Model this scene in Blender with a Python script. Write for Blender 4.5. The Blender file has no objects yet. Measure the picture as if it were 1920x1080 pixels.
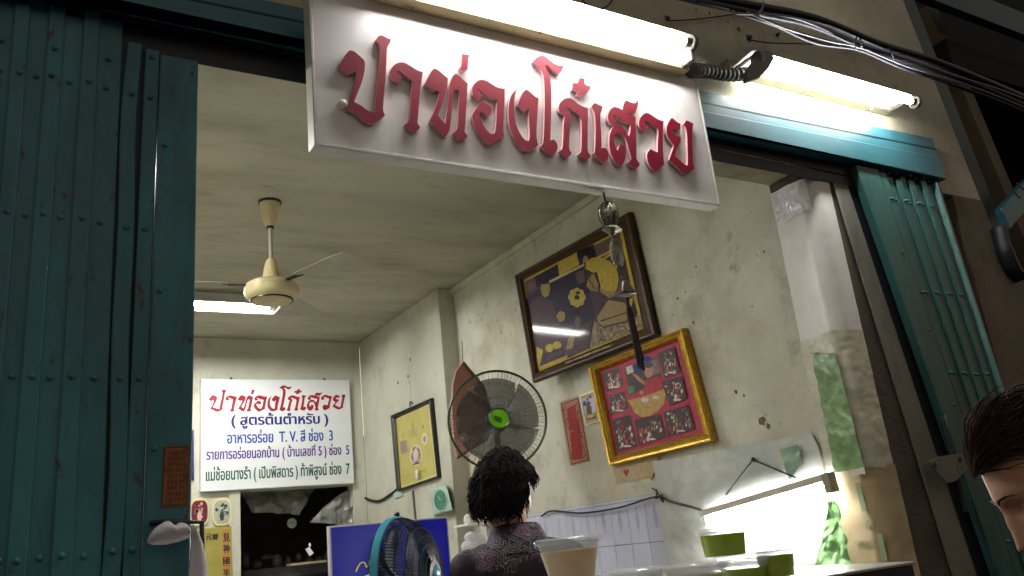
import bpy, bmesh, math, random
from mathutils import Vector, Matrix, noise
from mathutils.geometry import tessellate_polygon
random.seed(7)
S = bpy.context.scene
COL = S.collection
# ------------------------------------------------------------------ camera
F = 1600.0
RV = (-0.3148072, -0.53812174, -0.02114302)          # rotation vector found from the vanishing lines
th = math.sqrt(sum(a*a for a in RV))
RM = Matrix.Rotation(th, 3, Vector(RV)/th) @ Matrix(((1,0,0),(0,0,-1),(0,1,0)))   # world -> (right, down, fwd)
CAMP = Vector((0, 0, 1.2))
cam = bpy.data.objects.new('camera', bpy.data.cameras.new('camera'))
COL.objects.link(cam)
cam.data.sensor_width = 36; cam.data.lens = 36*F/1920; cam.data.clip_end = 300; cam.data.clip_start = .02
R3 = RM.transposed()
cr, cd, cf = R3.col[0], R3.col[1], R3.col[2]
m3 = Matrix((cr, -cd, -cf)).transposed()
cam.matrix_world = Matrix.Translation(CAMP) @ m3.to_4x4()
S.camera = cam
def ray(px, py):
    return (R3 @ Vector((px-960, py-540, F))).normalized()
AX = {'x': 0, 'y': 1, 'z': 2}
def P(px, py, ax, v):
    """point of the plane ax = v seen at photo pixel (px, py)"""
    d = ray(px, py); i = AX[ax]
    return CAMP + d*((v-CAMP[i])/d[i])
def PD(px, py, dist):
    return CAMP + ray(px, py)*dist
# ------------------------------------------------------------------ world, exposure
W = bpy.data.worlds.new('World'); S.world = W; W.use_nodes = True
nt = W.node_tree; bg = nt.nodes['Background']
sky = nt.nodes.new('ShaderNodeTexSky'); sky.sky_type = 'NISHITA'; sky.sun_disc = False
sky.sun_elevation = math.radians(-3); sky.sun_rotation = math.radians(10)     # night: the sun is below the horizon behind the shops
tint = nt.nodes.new('ShaderNodeMix'); tint.data_type = 'RGBA'; tint.blend_type = 'MULTIPLY'; tint.inputs[0].default_value = 1
tint.inputs[7].default_value = (1, .93, .66, 1)                  # town glow takes the deep blue out of the night sky
nt.links.new(sky.outputs[0], tint.inputs[6]); nt.links.new(tint.outputs[2], bg.inputs[0]); bg.inputs[1].default_value = 6.4
S.view_settings.view_transform = 'Standard'; S.view_settings.look = 'None'
S.view_settings.exposure = 0; S.view_settings.gamma = 1
try: S.cycles.use_denoising = True
except Exception: pass
LAMP_OUT, LAMP_IN, LAMP_WALL = 105.0, 270.0, 220.0
# ------------------------------------------------------------------ materials
def L(r, g, b):
    f = lambda c: (c/255/12.92) if c/255 <= .04045 else ((c/255+.055)/1.055)**2.4
    return (f(r), f(g), f(b))
def mat(name, col, rough=.6, var=.18, scale=6, metal=0, bump=0, bscale=50, spec=.5, coat=0, stains=(), trans=0, ior=1.45, alpha=1, sss=0, emit=None, stretch=None, hue=None):
    m = bpy.data.materials.new(name); m.use_nodes = True
    t = m.node_tree; b = t.nodes['Principled BSDF']
    def N(k): return t.nodes.new(k)
    geo = N('ShaderNodeNewGeometry'); vec = geo.outputs['Position']
    if stretch:
        mp = N('ShaderNodeMapping'); mp.inputs['Scale'].default_value = stretch
        t.links.new(vec, mp.inputs[0]); vecs = mp.outputs[0]
    else: vecs = vec
    n = N('ShaderNodeTexNoise'); n.inputs['Scale'].default_value = scale; n.inputs['Detail'].default_value = 7
    n.inputs['Roughness'].default_value = .65
    t.links.new(vecs, n.inputs['Vector'])
    mx = N('ShaderNodeMix'); mx.data_type = 'RGBA'
    a = tuple(c*(1-var) for c in col); h = hue or col
    c2 = tuple(min(1, c*(1+var)) for c in h)
    mx.inputs[6].default_value = (*a, 1); mx.inputs[7].default_value = (*c2, 1)
    rp = N('ShaderNodeMapRange'); rp.inputs[1].default_value = .3; rp.inputs[2].default_value = .7
    t.links.new(n.outputs[0], rp.inputs[0]); t.links.new(rp.outputs[0], mx.inputs[0])
    out = mx.outputs[2]
    for (scol, ssc, lo, hi, amt) in stains:
        sn = N('ShaderNodeTexNoise'); sn.inputs['Scale'].default_value = ssc; sn.inputs['Detail'].default_value = 9
        sn.inputs['Roughness'].default_value = .7
        t.links.new(vecs, sn.inputs['Vector'])
        sr = N('ShaderNodeMapRange'); sr.inputs[1].default_value = lo; sr.inputs[2].default_value = hi; sr.inputs[4].default_value = amt
        t.links.new(sn.outputs[0], sr.inputs[0])
        m2 = N('ShaderNodeMix'); m2.data_type = 'RGBA'
        t.links.new(sr.outputs[0], m2.inputs[0]); t.links.new(out, m2.inputs[6]); m2.inputs[7].default_value = (*scol, 1)
        out = m2.outputs[2]
    t.links.new(out, b.inputs['Base Color'])
    b.inputs['Roughness'].default_value = rough; b.inputs['Metallic'].default_value = metal
    b.inputs['Specular IOR Level'].default_value = spec; b.inputs['Coat Weight'].default_value = coat
    b.inputs['Coat Roughness'].default_value = .06
    b.inputs['Transmission Weight'].default_value = trans; b.inputs['IOR'].default_value = ior; b.inputs['Alpha'].default_value = alpha
    if sss:
        b.inputs['Subsurface Weight'].default_value = sss; b.inputs['Subsurface Radius'].default_value = (.03,.03,.015); b.inputs['Subsurface Scale'].default_value = .5
    if emit:
        b.inputs['Emission Color'].default_value = (*emit[0], 1); b.inputs['Emission Strength'].default_value = emit[1]
    if bump:
        bn = N('ShaderNodeTexNoise'); bn.inputs['Scale'].default_value = bscale; bn.inputs['Detail'].default_value = 5
        t.links.new(vecs, bn.inputs['Vector'])
        bp = N('ShaderNodeBump'); bp.inputs['Strength'].default_value = min(1, bump); bp.inputs['Distance'].default_value = .01
        t.links.new(bn.outputs[0], bp.inputs['Height']); t.links.new(bp.outputs[0], b.inputs['Normal'])
    return m
DIRT = (.10,.075,.04)
M = {}
M['plaster'] = mat('aged_plaster', (.55,.54,.46), .8, .16, 2.2, bump=.25, bscale=28, stains=[((.36,.30,.18), 1.3, .46, .66, .60), ((.27,.25,.19), 3.2, .52, .66, .5), ((.13,.11,.075), 7, .60, .70, .55), ((.58,.57,.5), 5, .58, .68, .5), ((.08,.06,.04), 34, .66, .70, .8)])
M['plaster_back'] = mat('aged_back_plaster', (.50,.495,.42), .8, .10, 2.2, bump=.15, bscale=30, stains=[((.33,.31,.23), 1.6, .48, .68, .55), ((.22,.20,.15), 4, .56, .70, .4), ((.12,.11,.08), 16, .66, .72, .6)])
M['ceiling'] = mat('smoky_ceiling', (.45,.43,.345), .85, .16, 1.3, bump=.1, bscale=20, stretch=(.6,1.6,1), stains=[((.20,.175,.115), 1.4, .45, .68, .6), ((.44,.42,.34), 3.5, .55, .68, .5), ((.13,.11,.07), 6, .60, .72, .5), ((.10,.08,.05), 40, .67, .71, .6)])
M['facade'] = mat('grimy_facade_plaster', (.46,.425,.32), .85, .18, 2.5, bump=.3, bscale=30, stains=[((.12,.095,.06), 2.2, .5, .72, .6), ((.04,.035,.025), 14, .66, .72, .7)])
M['brown_pillar'] = mat('brown_grime_pillar', (.14,.11,.075), .8, .25, 3, bump=.4, bscale=25, stains=[((.05,.04,.03), 4, .55, .75, .6)])
M['teal'] = mat('teal_gloss_paint', (.030,.118,.158), .33, .2, 3.0, bump=.06, bscale=14, spec=.5, stains=[((.012,.045,.055), 5, .58, .75, .5), ((.05,.045,.035), 22, .69, .74, .6)], hue=(.028,.125,.15))
M['teal_gate'] = mat('teal_gate_paint', (.042,.185,.225), .42, .28, 4.0, bump=.10, bscale=16, stretch=(1,1,.35), stains=[((.010,.05,.06), 2.6, .48, .70, .65), ((.07,.085,.075), 15, .57, .68, .5), ((.06,.03,.014), 24, .61, .65, .85)])
M['teal_light'] = mat('turquoise_gate_paint', (.030,.105,.096), .42, .25, 5, bump=.08, bscale=20, stretch=(1,1,.3), stains=[((.010,.045,.048), 3, .48, .68, .75), ((.05,.05,.04), 25, .64, .70, .7)])
M['teal_dark'] = mat('dark_teal_steel', (.007,.022,.030), .45, .3, 5, stains=[((.03,.02,.015), 8, .6, .75, .5)])
M['steel_grey'] = mat('grey_olive_steel', (.125,.125,.10), .55, .25, 6, stretch=(1,1,.3), bump=.1, stains=[((.05,.045,.035), 7, .55, .72, .7), ((.28,.27,.22), 30, .68, .72, .5)])
M['black'] = mat('black_rubber', (.009,.009,.014), .42, .2, 20, spec=.3)
M['cable_grey'] = mat('grey_wire_and_glint', (.10,.10,.12), .4, .15, 20)
M['navy'] = mat('dark_navy_steel', (.012,.014,.022), .45, .25, 6)
M['sign_white'] = mat('white_sign_acrylic', (.74,.71,.705), .38, .04, 5, spec=.3, stretch=(1,1,.3), stains=[((.52,.49,.44), 5.0, .50, .70, .45), ((.36,.31,.24), 14, .60, .72, .4), ((.2,.16,.12), 60, .67, .71, .5)])
M['sign_edge'] = mat('pale_sign_edge', (.55,.53,.48), .35, .12, 9, stains=[((.2,.17,.12), 14, .6, .7, .5)])
M['letter_red'] = mat('crimson_letter', (.205,.0065,.023), .45, .14, 10, spec=.25, stains=[((.22,.03,.04), 22, .56, .70, .5)])
M['letter_side'] = mat('pale_pink_letter_side', (.62,.36,.38), .5, .1, 10)
M['batten'] = mat('cream_lamp_batten', (.52,.46,.27), .5, .12, 8, stains=[((.10,.06,.03), 18, .60, .68, .8)])
M['batten_olive'] = mat('olive_lamp_batten', (.28,.26,.17), .5, .15, 8, stains=[((.06,.045,.03), 16, .58, .68, .8)])
M['socket'] = mat('grey_brown_socket', (.13,.115,.10), .5, .2, 20)
M['tube_out'] = mat('lit_fluorescent_tube', (.8,.8,.8), .3, 0, emit=((1,.985,.94), LAMP_OUT))
M['tube_in'] = mat('lit_ceiling_tube', (.8,.8,.8), .3, 0, emit=((1,.99,.93), LAMP_IN))
M['tube_wall'] = mat('lit_wall_tube', (.8,.8,.8), .3, 0, emit=((1,1,.95), LAMP_WALL))
M['white_metal'] = mat('white_enamel', (.75,.74,.70), .4, .06, 9)
M['fan_cream'] = mat('yellowed_cream_enamel', (.62,.53,.30), .4, .10, 7, stains=[((.30,.22,.10), 9, .6, .75, .5)])
M['fan_blade'] = mat('dusty_fan_blade', (.36,.34,.27), .5, .10, 7)
M['rod'] = mat('dull_grey_rod', (.42,.41,.35), .4, .1, 10)
M['wood_frame'] = mat('dark_brown_frame_wood', (.055,.027,.012), .5, .3, 12, spec=.25, stretch=(1,.3,1))
M['gold'] = mat('gilded_frame', (.50,.30,.035), .32, .3, 30, metal=.6, bump=.2, bscale=120)
M['black_frame'] = mat('black_lacquer_frame', (.014,.013,.010), .35, .2, 10)
M['paper_red'] = mat('red_printed_paper', (.34,.035,.032), .7, .2, 30)
M['paper_tan'] = mat('faded_tan_paper', (.42,.32,.20), .75, .15, 20)
M['paper_yellow'] = mat('yellowed_certificate', (.44,.38,.085), .5, .10, 9, coat=.5)
M['orange_paper'] = mat('orange_brown_paper', (.24,.085,.025), .7, .25, 25, stains=[((.10,.03,.012), 38, .5, .62, .7)])
M['cloth'] = mat('white_towel_cloth', (.66,.63,.68), .9, .06, 30, bump=.3, bscale=160)
M['green_tape'] = mat('green_plastic', (.15,.27,.11), .3, .3, 9, bump=.5, bscale=22, stains=[((.30,.34,.22), 9, .52, .66, .7)])
M['green_print'] = mat('green_ink_strip', (.14,.20,.09), .6, .2, 20)
M['cardboard'] = mat('brown_cardboard', (.40,.31,.18), .8, .12, 7, stains=[((.25,.17,.08), 6, .55, .75, .5)])
M['wrap_white'] = mat('white_plastic_wrap', (.66,.65,.62), .36, .06, 6, bump=.18, bscale=14, spec=.5)
M['wrap_tan'] = mat('crinkled_tan_wrap', (.50,.48,.39), .3, .15, 8, bump=.3, bscale=16, spec=.6)
M['plastic_sheet'] = mat('milky_plastic_sheet', (.50,.52,.50), .25, .12, 7, bump=.55, bscale=16, spec=.6, stains=[((.36,.44,.46), 3, .5, .7, .7), ((.45,.42,.28), 4, .6, .75, .5)])
M['clear_plastic'] = mat('milky_clear_plastic', (.88,.90,.90), .12, 0, alpha=.27)
M['green_drink'] = mat('green_jelly', (.25,.33,.018), .3, .10, 25, sss=.25, coat=.4)
M['lime_drink'] = mat('lime_green_jelly', (.45,.58,.03), .3, .10, 25, sss=.25, coat=.4)
M['tan_drink'] = mat('tan_soy_pudding', (.86,.69,.46), .35, .08, 20, sss=.25, coat=.3)
M['counter_top'] = mat('worn_steel_top', (.62,.62,.62), .28, .06, 20, metal=.7)
M['counter_dark'] = mat('dark_counter_panel', (.016,.016,.028), .4, .2, 10)
M['tile'] = mat('white_blue_tile', (.56,.58,.72), .22, .05, 5, spec=.5)
M['grout'] = mat('dark_grout', (.14,.14,.17), .8, .1, 20)
M['tile_motif'] = mat('faint_tile_motif', (.40,.42,.55), .3, .12, 30)
M['skin'] = mat('skin', (.60,.35,.24), .5, .12, 26, sss=.12, bump=.12, bscale=220, stains=[((.50,.24,.17), 40, .5, .7, .5), ((.34,.17,.11), 160, .66, .72, .5)])
M['hair'] = mat('black_hair', (.009,.007,.008), .75, .3, 60, spec=.10)
M['hair_brown'] = mat('dark_brown_hair', (.055,.028,.022), .75, .4, 60, spec=.15)
M['eye_white'] = mat('eye_white', (.6,.55,.5), .2, 0)
M['iris'] = mat('dark_iris', (.02,.01,.006), .1, 0)
M['lip'] = mat('lip', (.38,.12,.10), .4, .1)
M['trouser'] = mat('black_trousers', (.015,.015,.018), .8, .2, 30)
M['blouse'] = mat('dark_red_blouse', (.12,.02,.02), .8, .2, 30)
M['shoe'] = mat('brown_sandal', (.06,.03,.02), .6, .2, 30)
M['dark_room'] = mat('dark_room_plaster', (.045,.042,.03), .9, .3, 3)  # the room's lack of light is put into this plaster colour
M['night'] = mat('night_dark_wall', (.005,.005,.007), .9, .3, 3)  # near-black: the night darkness is put into the colour
M['film'] = mat('grey_plastic_film', (.13,.13,.115), .35, .2, 6, bump=.5, bscale=12)
M['film_bright'] = mat('bright_plastic_bag', (.20,.205,.20), .25, .2, 8, bump=.6, bscale=20)
M['screen_blue'] = mat('blue_screen', (.004,.005,.06), .3, 0, spec=.2, emit=((.004,.006,.24), .55))
M['yellow_ink'] = mat('yellow_ink', (.6,.5,.05), .6, .1, emit=((.7,.6,.1), .35))
M['bezel'] = mat('silver_bezel', (.45,.45,.50), .35, .05)
M['fan_grey'] = mat('dark_grey_fan_plastic', (.035,.037,.036), .35, .1)
M['fan_wire'] = mat('dark_fan_wire', (.055,.06,.055), .4, .1)
M['fan_green'] = mat('lime_green_plastic', (.14,.42,.010), .3, .05)
M['fan_green_dark'] = mat('dark_green_ink', (.02,.12,.01), .4, .05)
M['blade_smoke'] = mat('smoky_fan_blade', (.085,.085,.082), .3, .15, 8, alpha=.55)
M['fan_teal'] = mat('sky_blue_plastic', (.08,.44,.60), .22, .08, spec=.6)
M['fan_navy'] = mat('navy_fan_plastic', (.018,.024,.06), .4, .15)
M['pink'] = mat('faded_pink_board', (.50,.25,.19), .6, .15, 8)
M['rust'] = mat('rust_brown', (.14,.05,.025), .7, .3, 30)
M['clock_mint'] = mat('mint_clock_plastic', (.42,.58,.52), .35, .05)
M['clock_face'] = mat('green_clock_face', (.10,.26,.19), .15, .1, coat=.6)
M['pewter'] = mat('tarnished_pewter', (.20,.185,.14), .38, .3, 40, metal=.5, bump=.4, bscale=90)
M['pewter_dark'] = mat('blackened_pewter', (.03,.027,.02), .5, .3, 40)
M['bell'] = mat('dark_bronze', (.07,.05,.035), .3, .3, 30, metal=.6)
M['tassel'] = mat('maroon_tassel', (.022,.010,.012), .8, .3, 60)
M['ink_red'] = mat('dark_red_lettering', (.27,.006,.018), .5, .05)
M['ink_navy'] = mat('navy_lettering', (.012,.006,.16), .5, .05)
M['ink_blue'] = mat('blue_lettering', (.008,.065,.32), .5, .05)
M['ink_purple'] = mat('purple_lettering', (.065,.012,.24), .5, .05)
M['ink_green'] = mat('dark_green_lettering', (.006,.075,.05), .5, .05)
M['ink_black'] = mat('black_ink', (.012,.012,.012), .6, .05)
M['board_white'] = mat('white_notice_board', (.66,.69,.70), .35, .03, 4)
M['chinese_board'] = mat('yellow_green_card', (.30,.26,.055), .5, .12, 8)
M['asphalt'] = mat('street_asphalt', (.05,.05,.05), .9, .2, 8, bump=.4, bscale=80)
M['floor'] = mat('shop_floor', (.30,.27,.22), .5, .1, 5)
def pic(name, col, var=.12, sc=20): return mat(name, col, .5, max(var,.26), 38, coat=.12, spec=.1)
# ------------------------------------------------------------------ mesh building
class MB:
    def __init__(s): s.v=[]; s.f=[]; s.m=[]
    def add(s, v, f, mi=0):
        o=len(s.v); s.v += [Vector(p) for p in v]; s.f += [[i+o for i in q] for q in f]; s.m += [mi]*len(f); return s
    def box(s, x0,x1,y0,y1,z0,z1, mi=0):
        return s.hexa([(x0,y0,z0),(x1,y0,z0),(x1,y1,z0),(x0,y1,z0)], [(x0,y0,z1),(x1,y0,z1),(x1,y1,z1),(x0,y1,z1)], mi)
    def hexa(s, bot, top, mi=0):
        return s.add(list(bot)+list(top), [(3,2,1,0),(4,5,6,7),(0,1,5,4),(1,2,6,5),(2,3,7,6),(3,0,4,7)], mi)
    def plate(s, poly, off, mi=0, ms=None):
        """polygon of 3-D points, extruded by vector off (front face = poly+off)"""
        off = Vector(off); n=len(poly); poly=[Vector(p) for p in poly]
        tri = tessellate_polygon([poly])
        nrm = sum(((poly[i]-poly[0]).cross(poly[(i+1)%n]-poly[0]) for i in range(n)), Vector())
        fl = nrm.dot(off) > 0
        v = poly+[p+off for p in poly]; f=[]; m=[]
        for t in tri:
            a,b,c = t
            k = (v[b]-v[a]).cross(v[c]-v[a]).dot(off) > 0
            f.append((a+n,b+n,c+n) if k else (c+n,b+n,a+n)); m.append(mi)
            f.append((c,b,a) if k else (a,b,c)); m.append(mi)
        for i in range(n):
            j=(i+1)%n
            f.append((i,j,j+n,i+n) if fl else (j,i,i+n,j+n)); m.append(mi if ms is None else ms)
        o=len(s.v); s.v+=v; s.f+=[[i+o for i in q] for q in f]; s.m+=m; return s
    def tube(s, pts, r, n=8, mi=0, caps=True, flat=1.0, up=None):
        pts=[Vector(p) for p in pts]; N=len(pts)
        rs = r if isinstance(r,(list,tuple)) else [r]*N
        rings=[]; prev=None
        for i,p in enumerate(pts):
            t=(pts[min(i+1,N-1)]-pts[max(i-1,0)]).normalized()
            if prev is None:
                u = Vector(up) if up is not None else (Vector((0,0,1)) if abs(t.z)<.9 else Vector((1,0,0)))
            else: u=prev
            u=(u-t*u.dot(t)); u = u.normalized() if u.length>1e-6 else t.orthogonal().normalized()
            w=t.cross(u); prev=u
            rings.append([p+(u*math.cos(a)*flat+w*math.sin(a))*rs[i] for a in [2*math.pi*k/n for k in range(n)]])
        v=[q for g in rings for q in g]; f=[]
        for i in range(N-1):
            for k in range(n):
                f.append((i*n+k, i*n+(k+1)%n, (i+1)*n+(k+1)%n, (i+1)*n+k))
        if caps: f.append(tuple(range(n-1,-1,-1))); f.append(tuple((N-1)*n+k for k in range(n)))
        return s.add(v,f,mi)
    def lathe(s, prof, org, axis=(0,0,1), n=32, mi=0):
        """prof: (radius, height along axis)"""
        ax=Vector(axis).normalized(); u=ax.orthogonal().normalized(); w=ax.cross(u); org=Vector(org)
        v=[]; f=[]
        for r,h in prof:
            for k in range(n):
                a=2*math.pi*k/n; v.append(org+ax*h+(u*math.cos(a)+w*math.sin(a))*max(r,1e-5))
        for i in range(len(prof)-1):
            for k in range(n):
                f.append((i*n+k, i*n+(k+1)%n, (i+1)*n+(k+1)%n, (i+1)*n+k))
        f.append(tuple(range(n-1,-1,-1))); f.append(tuple((len(prof)-1)*n+k for k in range(n)))
        return s.add(v,f,mi)
    def ell(s, c, rx, ry, rz, n=16, mi=0, rot=None):
        v=[]; f=[]; c=Vector(c); K=n//2
        for i in range(K+1):
            ph=-math.pi/2+math.pi*i/K
            for k in range(n):
                a=2*math.pi*k/n
                q=Vector((rx*math.cos(ph)*math.cos(a), ry*math.cos(ph)*math.sin(a), rz*math.sin(ph)))
                v.append(c+((rot@q) if rot else q))
        for i in range(K):
            for k in range(n): f.append((i*n+k,i*n+(k+1)%n,(i+1)*n+(k+1)%n,(i+1)*n+k))
        return s.add(v,f,mi)
    def loft(s, rings, mi=0, caps=True):
        n=len(rings[0]); v=[p for g in rings for p in g]; f=[]
        for i in range(len(rings)-1):
            for k in range(n): f.append((i*n+k,i*n+(k+1)%n,(i+1)*n+(k+1)%n,(i+1)*n+k))
        if caps: f.append(tuple(range(n-1,-1,-1))); f.append(tuple((len(rings)-1)*n+k for k in range(n)))
        return s.add(v,f,mi)
    def sheet(s, fn, nu, nv, mi=0, thick=None):
        v=[Vector(fn(i/nu,j/nv)) for j in range(nv+1) for i in range(nu+1)]
        f=[(j*(nu+1)+i, j*(nu+1)+i+1, (j+1)*(nu+1)+i+1, (j+1)*(nu+1)+i) for j in range(nv) for i in range(nu)]
        return s.add(v,f,mi)
def wloc(o):
    v=Vector((0,0,0))
    while o: v+=Vector(o.location); o=o.parent
    return v
def obj(name, mb, mats, parent=None, smooth=True, bev=0, org=None, angle=38, solid=0):
    if not isinstance(mats,(list,tuple)): mats=[mats]
    me=bpy.data.meshes.new(name)
    if parent is not None: base=wloc(parent)
    else:
        if org is None:
            k=max(1,len(mb.v)); org=sum(mb.v, Vector())/k
        base=Vector(org)
    me.from_pydata([p-base for p in mb.v], [], mb.f)
    for m in mats: me.materials.append(M[m] if isinstance(m,str) else m)
    if len(mats)>1: me.polygons.foreach_set('material_index', mb.m)
    if smooth:
        me.polygons.foreach_set('use_smooth',[True]*len(me.polygons))
        me.set_sharp_from_angle(angle=math.radians(angle))
    me.update()
    o=bpy.data.objects.new(name, me); COL.objects.link(o)
    if parent is not None: o.parent=parent
    else: o.location=base
    if bev:
        b=o.modifiers.new('bevel','BEVEL'); b.width=bev; b.segments=2; b.limit_method='ANGLE'; b.harden_normals=False
    if solid:
        b=o.modifiers.new('thick','SOLIDIFY'); b.thickness=solid; b.offset=0
    return o
def thing(name, label, cat, loc, group=None):
    o=bpy.data.objects.new(name,None); COL.objects.link(o); o.location=Vector(loc); o.empty_display_size=.05
    o['label']=label; o['category']=cat
    if group: o['group']=group
    return o
def tag(o, label, cat, group=None):
    o['label']=label; o['category']=cat
    if group: o['group']=group
    return o
def struct(name, mb, m, **k):
    o=obj(name, mb, m, **k); o['kind']='structure'; return o
def bez(pts, n=8):
    """Catmull-Rom through points"""
    pts=[Vector(p) for p in pts]; out=[]
    for i in range(len(pts)-1):
        a=pts[max(i-1,0)]; b=pts[i]; c=pts[i+1]; d=pts[min(i+2,len(pts)-1)]
        for k in range(n):
            t=k/n
            out.append(.5*((2*b)+(c-a)*t+(2*a-5*b+4*c-d)*t*t+(3*b-a-3*c+d)*t**3))
    out.append(pts[-1]); return out
def nz(p, s=1.0): return noise.noise(Vector(p)*s)
# ------------------------------------------------------------------ setting: ground, shop shell
XR, XP, YF, YB, ZC, XL = 3.2, 3.06, 2.40, 7.90, 3.315, -1.0
YJ = 2.63                                                     # inner face of the shop front wall
struct('street', MB().box(-80,80,-80,YF-.02,-.2,0), 'asphalt')
struct('floor', MB().box(XL,XR+.2,YF,YB+1.6,-.2,.03), 'floor')
struct('ceiling', MB().box(XL-.2,XR+.2,YJ,YB+.2,ZC,ZC+.15), 'ceiling')
YP = P(820,540,'x',XP).y
pw_=tag(obj('plaster_wall', MB().box(XR,XR+.2,YJ+.001,YP+.05,0,ZC), 'plaster'), 'stained cream side wall carrying the framed pictures', 'wall')
pp_=tag(obj('plaster_pilaster', MB().box(XP,XR+.2,YP,YB-.001,0,ZC-.002), 'plaster_back', bev=.006), 'pale projecting wall panel behind the black floor fan, meeting the back wall', 'wall')
dx0, dx1, dzt = P(450,925,'y',YB).x, P(662,910,'y',YB).x, P(560,915,'y',YB).z
b=MB()
b.box(XL,dx0,YB,YB+.15,0,ZC-.002); b.box(dx0,dx1,YB,YB+.15,dzt,ZC-.002); b.box(dx1,XP,YB,YB+.15,0,ZC-.002)
tag(obj('back_wall', b, 'plaster_back'), 'cream back wall of the shop with a dark doorway', 'wall')
tag(obj('left_wall', MB().box(XL-.2,XL,YJ,YB+.1,0,ZC), 'plaster_back'), 'plain cream wall hidden behind the left folding gate', 'wall')
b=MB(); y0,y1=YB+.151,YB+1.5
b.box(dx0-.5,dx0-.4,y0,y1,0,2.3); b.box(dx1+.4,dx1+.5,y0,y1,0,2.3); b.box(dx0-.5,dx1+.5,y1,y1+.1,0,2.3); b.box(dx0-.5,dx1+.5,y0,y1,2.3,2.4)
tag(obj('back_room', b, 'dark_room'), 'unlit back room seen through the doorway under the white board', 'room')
# cove trim along ceiling
b=MB(); b.box(XR-.02,XR-.001,YJ+.01,YP-.001,ZC-.05,ZC-.003)
tag(obj('ceiling_trim', b, 'plaster'), 'thin cream trim where the side wall meets the ceiling', 'trim')
# thin dark cracks / joint line on the back wall top
b=MB(); b.box(XL,XP-.003,YB-.006,YB-.001,ZC-.018,ZC-.004)
tag(obj('wall_joint', b, 'plaster'), 'narrow moulding along the top of the back wall', 'trim')
# ------------------------------------------------------------------ shop front wall
ex_t, ex_b = P(1693,0,'y',2.40), P(1895,520,'y',2.40)          # right-hand edge of the front wall
def edge_x(z): return ex_t.x+(z-ex_t.z)*(ex_b.x-ex_t.x)/(ex_b.z-ex_t.z)
gr_t, gr_b = P(1757,262,'y',2.40), P(1892,772,'y',2.40)
def grx(z): return gr_t.x+(z-gr_t.z)*(gr_b.x-gr_t.x)/(gr_b.z-gr_t.z)
ZS = 2.77                                                      # soffit of the lintel
b=MB()
b.hexa([(-3,YF,ZS),(edge_x(ZS),YF,ZS),(edge_x(ZS),YJ,ZS),(-3,YJ,ZS)], [(-3,YF,5.2),(edge_x(5.2),YF,5.2),(edge_x(5.2),YJ,5.2),(-3,YJ,5.2)])
fw_=obj('front_wall', b, 'facade'); tag(fw_, 'grimy beige wall above the shop opening with the cables', 'wall')
b=MB()
zt_=ZS-.001
b.hexa([(grx(0),YF-.004,0),(edge_x(0),YF-.004,0),(edge_x(0),YJ,0),(grx(0),YJ,0)],[(grx(zt_),YF-.004,zt_),(edge_x(zt_),YF-.004,zt_),(edge_x(zt_),YJ,zt_),(grx(zt_),YJ,zt_)])
tag(obj('brown_pillar', b, 'brown_pillar'), 'brown stained pillar at the right of the right folding gate', 'pillar')
b=MB(); b.hexa([(-3,YF,0),(-.05,YF,0),(-.05,YJ,0),(-3,YJ,0)],[(-3,YF,2.769),(-.05,YF,2.769),(-.05,YJ,2.769),(-3,YJ,2.769)])
tag(obj('left_pillar', b, 'facade'), 'plaster pillar hidden behind the left folding gate', 'pillar')
# right jamb (rounded) + wall behind right gate
def jamb_pt(u):
    """cross section of the jamb, u 0 = inside edge, 1 = front face"""
    R=.075
    path=[(XR-.008,YJ+.0),(XR-.008,YF+R)]
    if u<.45: t=u/.45; return (XR-.008, YJ+(YF+R-YJ)*t)
    if u<.8:
        a=(u-.45)/.35*math.pi/2
        return (XR-.008+R-R*math.cos(a), YF+R-R*math.sin(a))
    t=(u-.8)/.2
    return (XR-.008+R+t*.10, YF)
b=MB()
b.sheet(lambda u,v:(*jamb_pt(u), 2.768*v), 24, 2)
b.box(XR+.10,4.1,YF+.002,YJ-.002,0,2.768)
M['jamb']=mat('shaded_grimy_jamb',(.07,.055,.038),.8,.25,4,bump=.3,stains=[((.02,.018,.014),5,.5,.7,.6)])  # dark base holds the shade on the jamb front, stains are grime
tag(obj('rounded_jamb', b, 'jamb'), 'rounded jamb of the opening, shade put into its colour, beside the grey steel post', 'jamb')
# ------------------------------------------------------------------ header beam
YBM=2.345
bm_x1 = P(1750,262,'y',YBM).x
o_beam=thing('header_beam','teal steel header beam carrying the folding gate tracks','beam',(1.5,2.37,2.7))
def zl(pa,pb,y):
    A,B=P(*pa,'y',y),P(*pb,'y',y); return lambda x:A.z+(x-A.x)*(B.z-A.z)/(B.x-A.x)
def rail(lo,hi,y0,y1,x1=None,g0=.001,g1=.001):
    x0=-3; x1=x1 or bm_x1
    return MB().hexa([(x0,y0,lo(x0)+g0),(x1,y0,lo(x1)+g0),(x1,y1,lo(x1)+g0),(x0,y1,lo(x0)+g0)],[(x0,y0,hi(x0)-g1),(x1,y0,hi(x1)-g1),(x1,y1,hi(x1)-g1),(x0,y1,hi(x0)-g1)])
z_top_=zl((560,12),(1740,257),YBM); z_lip=zl((560,62),(1740,293),YBM); z_lipb=zl((585,86),(1340,247),YBM); z_rec=zl((585,112),(1345,275),2.38); z_bot=zl((585,159),(1345,302),2.39)
obj('face_plate', rail(z_lip,z_top_,YBM,YF-.002), 'teal', o_beam, bev=.004)
obj('lip', rail(z_lipb,z_lip,YBM-.015,YF-.003), 'teal', o_beam, bev=.006)
obj('upper_track', rail(z_rec,z_lipb,2.391,2.3945), 'navy', o_beam, bev=.003)  # both tracks dark navy: shade under the lip put into the colour
obj('lower_track', rail(z_bot,z_rec,2.393,2.3975), 'navy', o_beam, bev=.003)
zm_=lambda x:(z_lip(x)*.55+z_top_(x)*.45)
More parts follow.
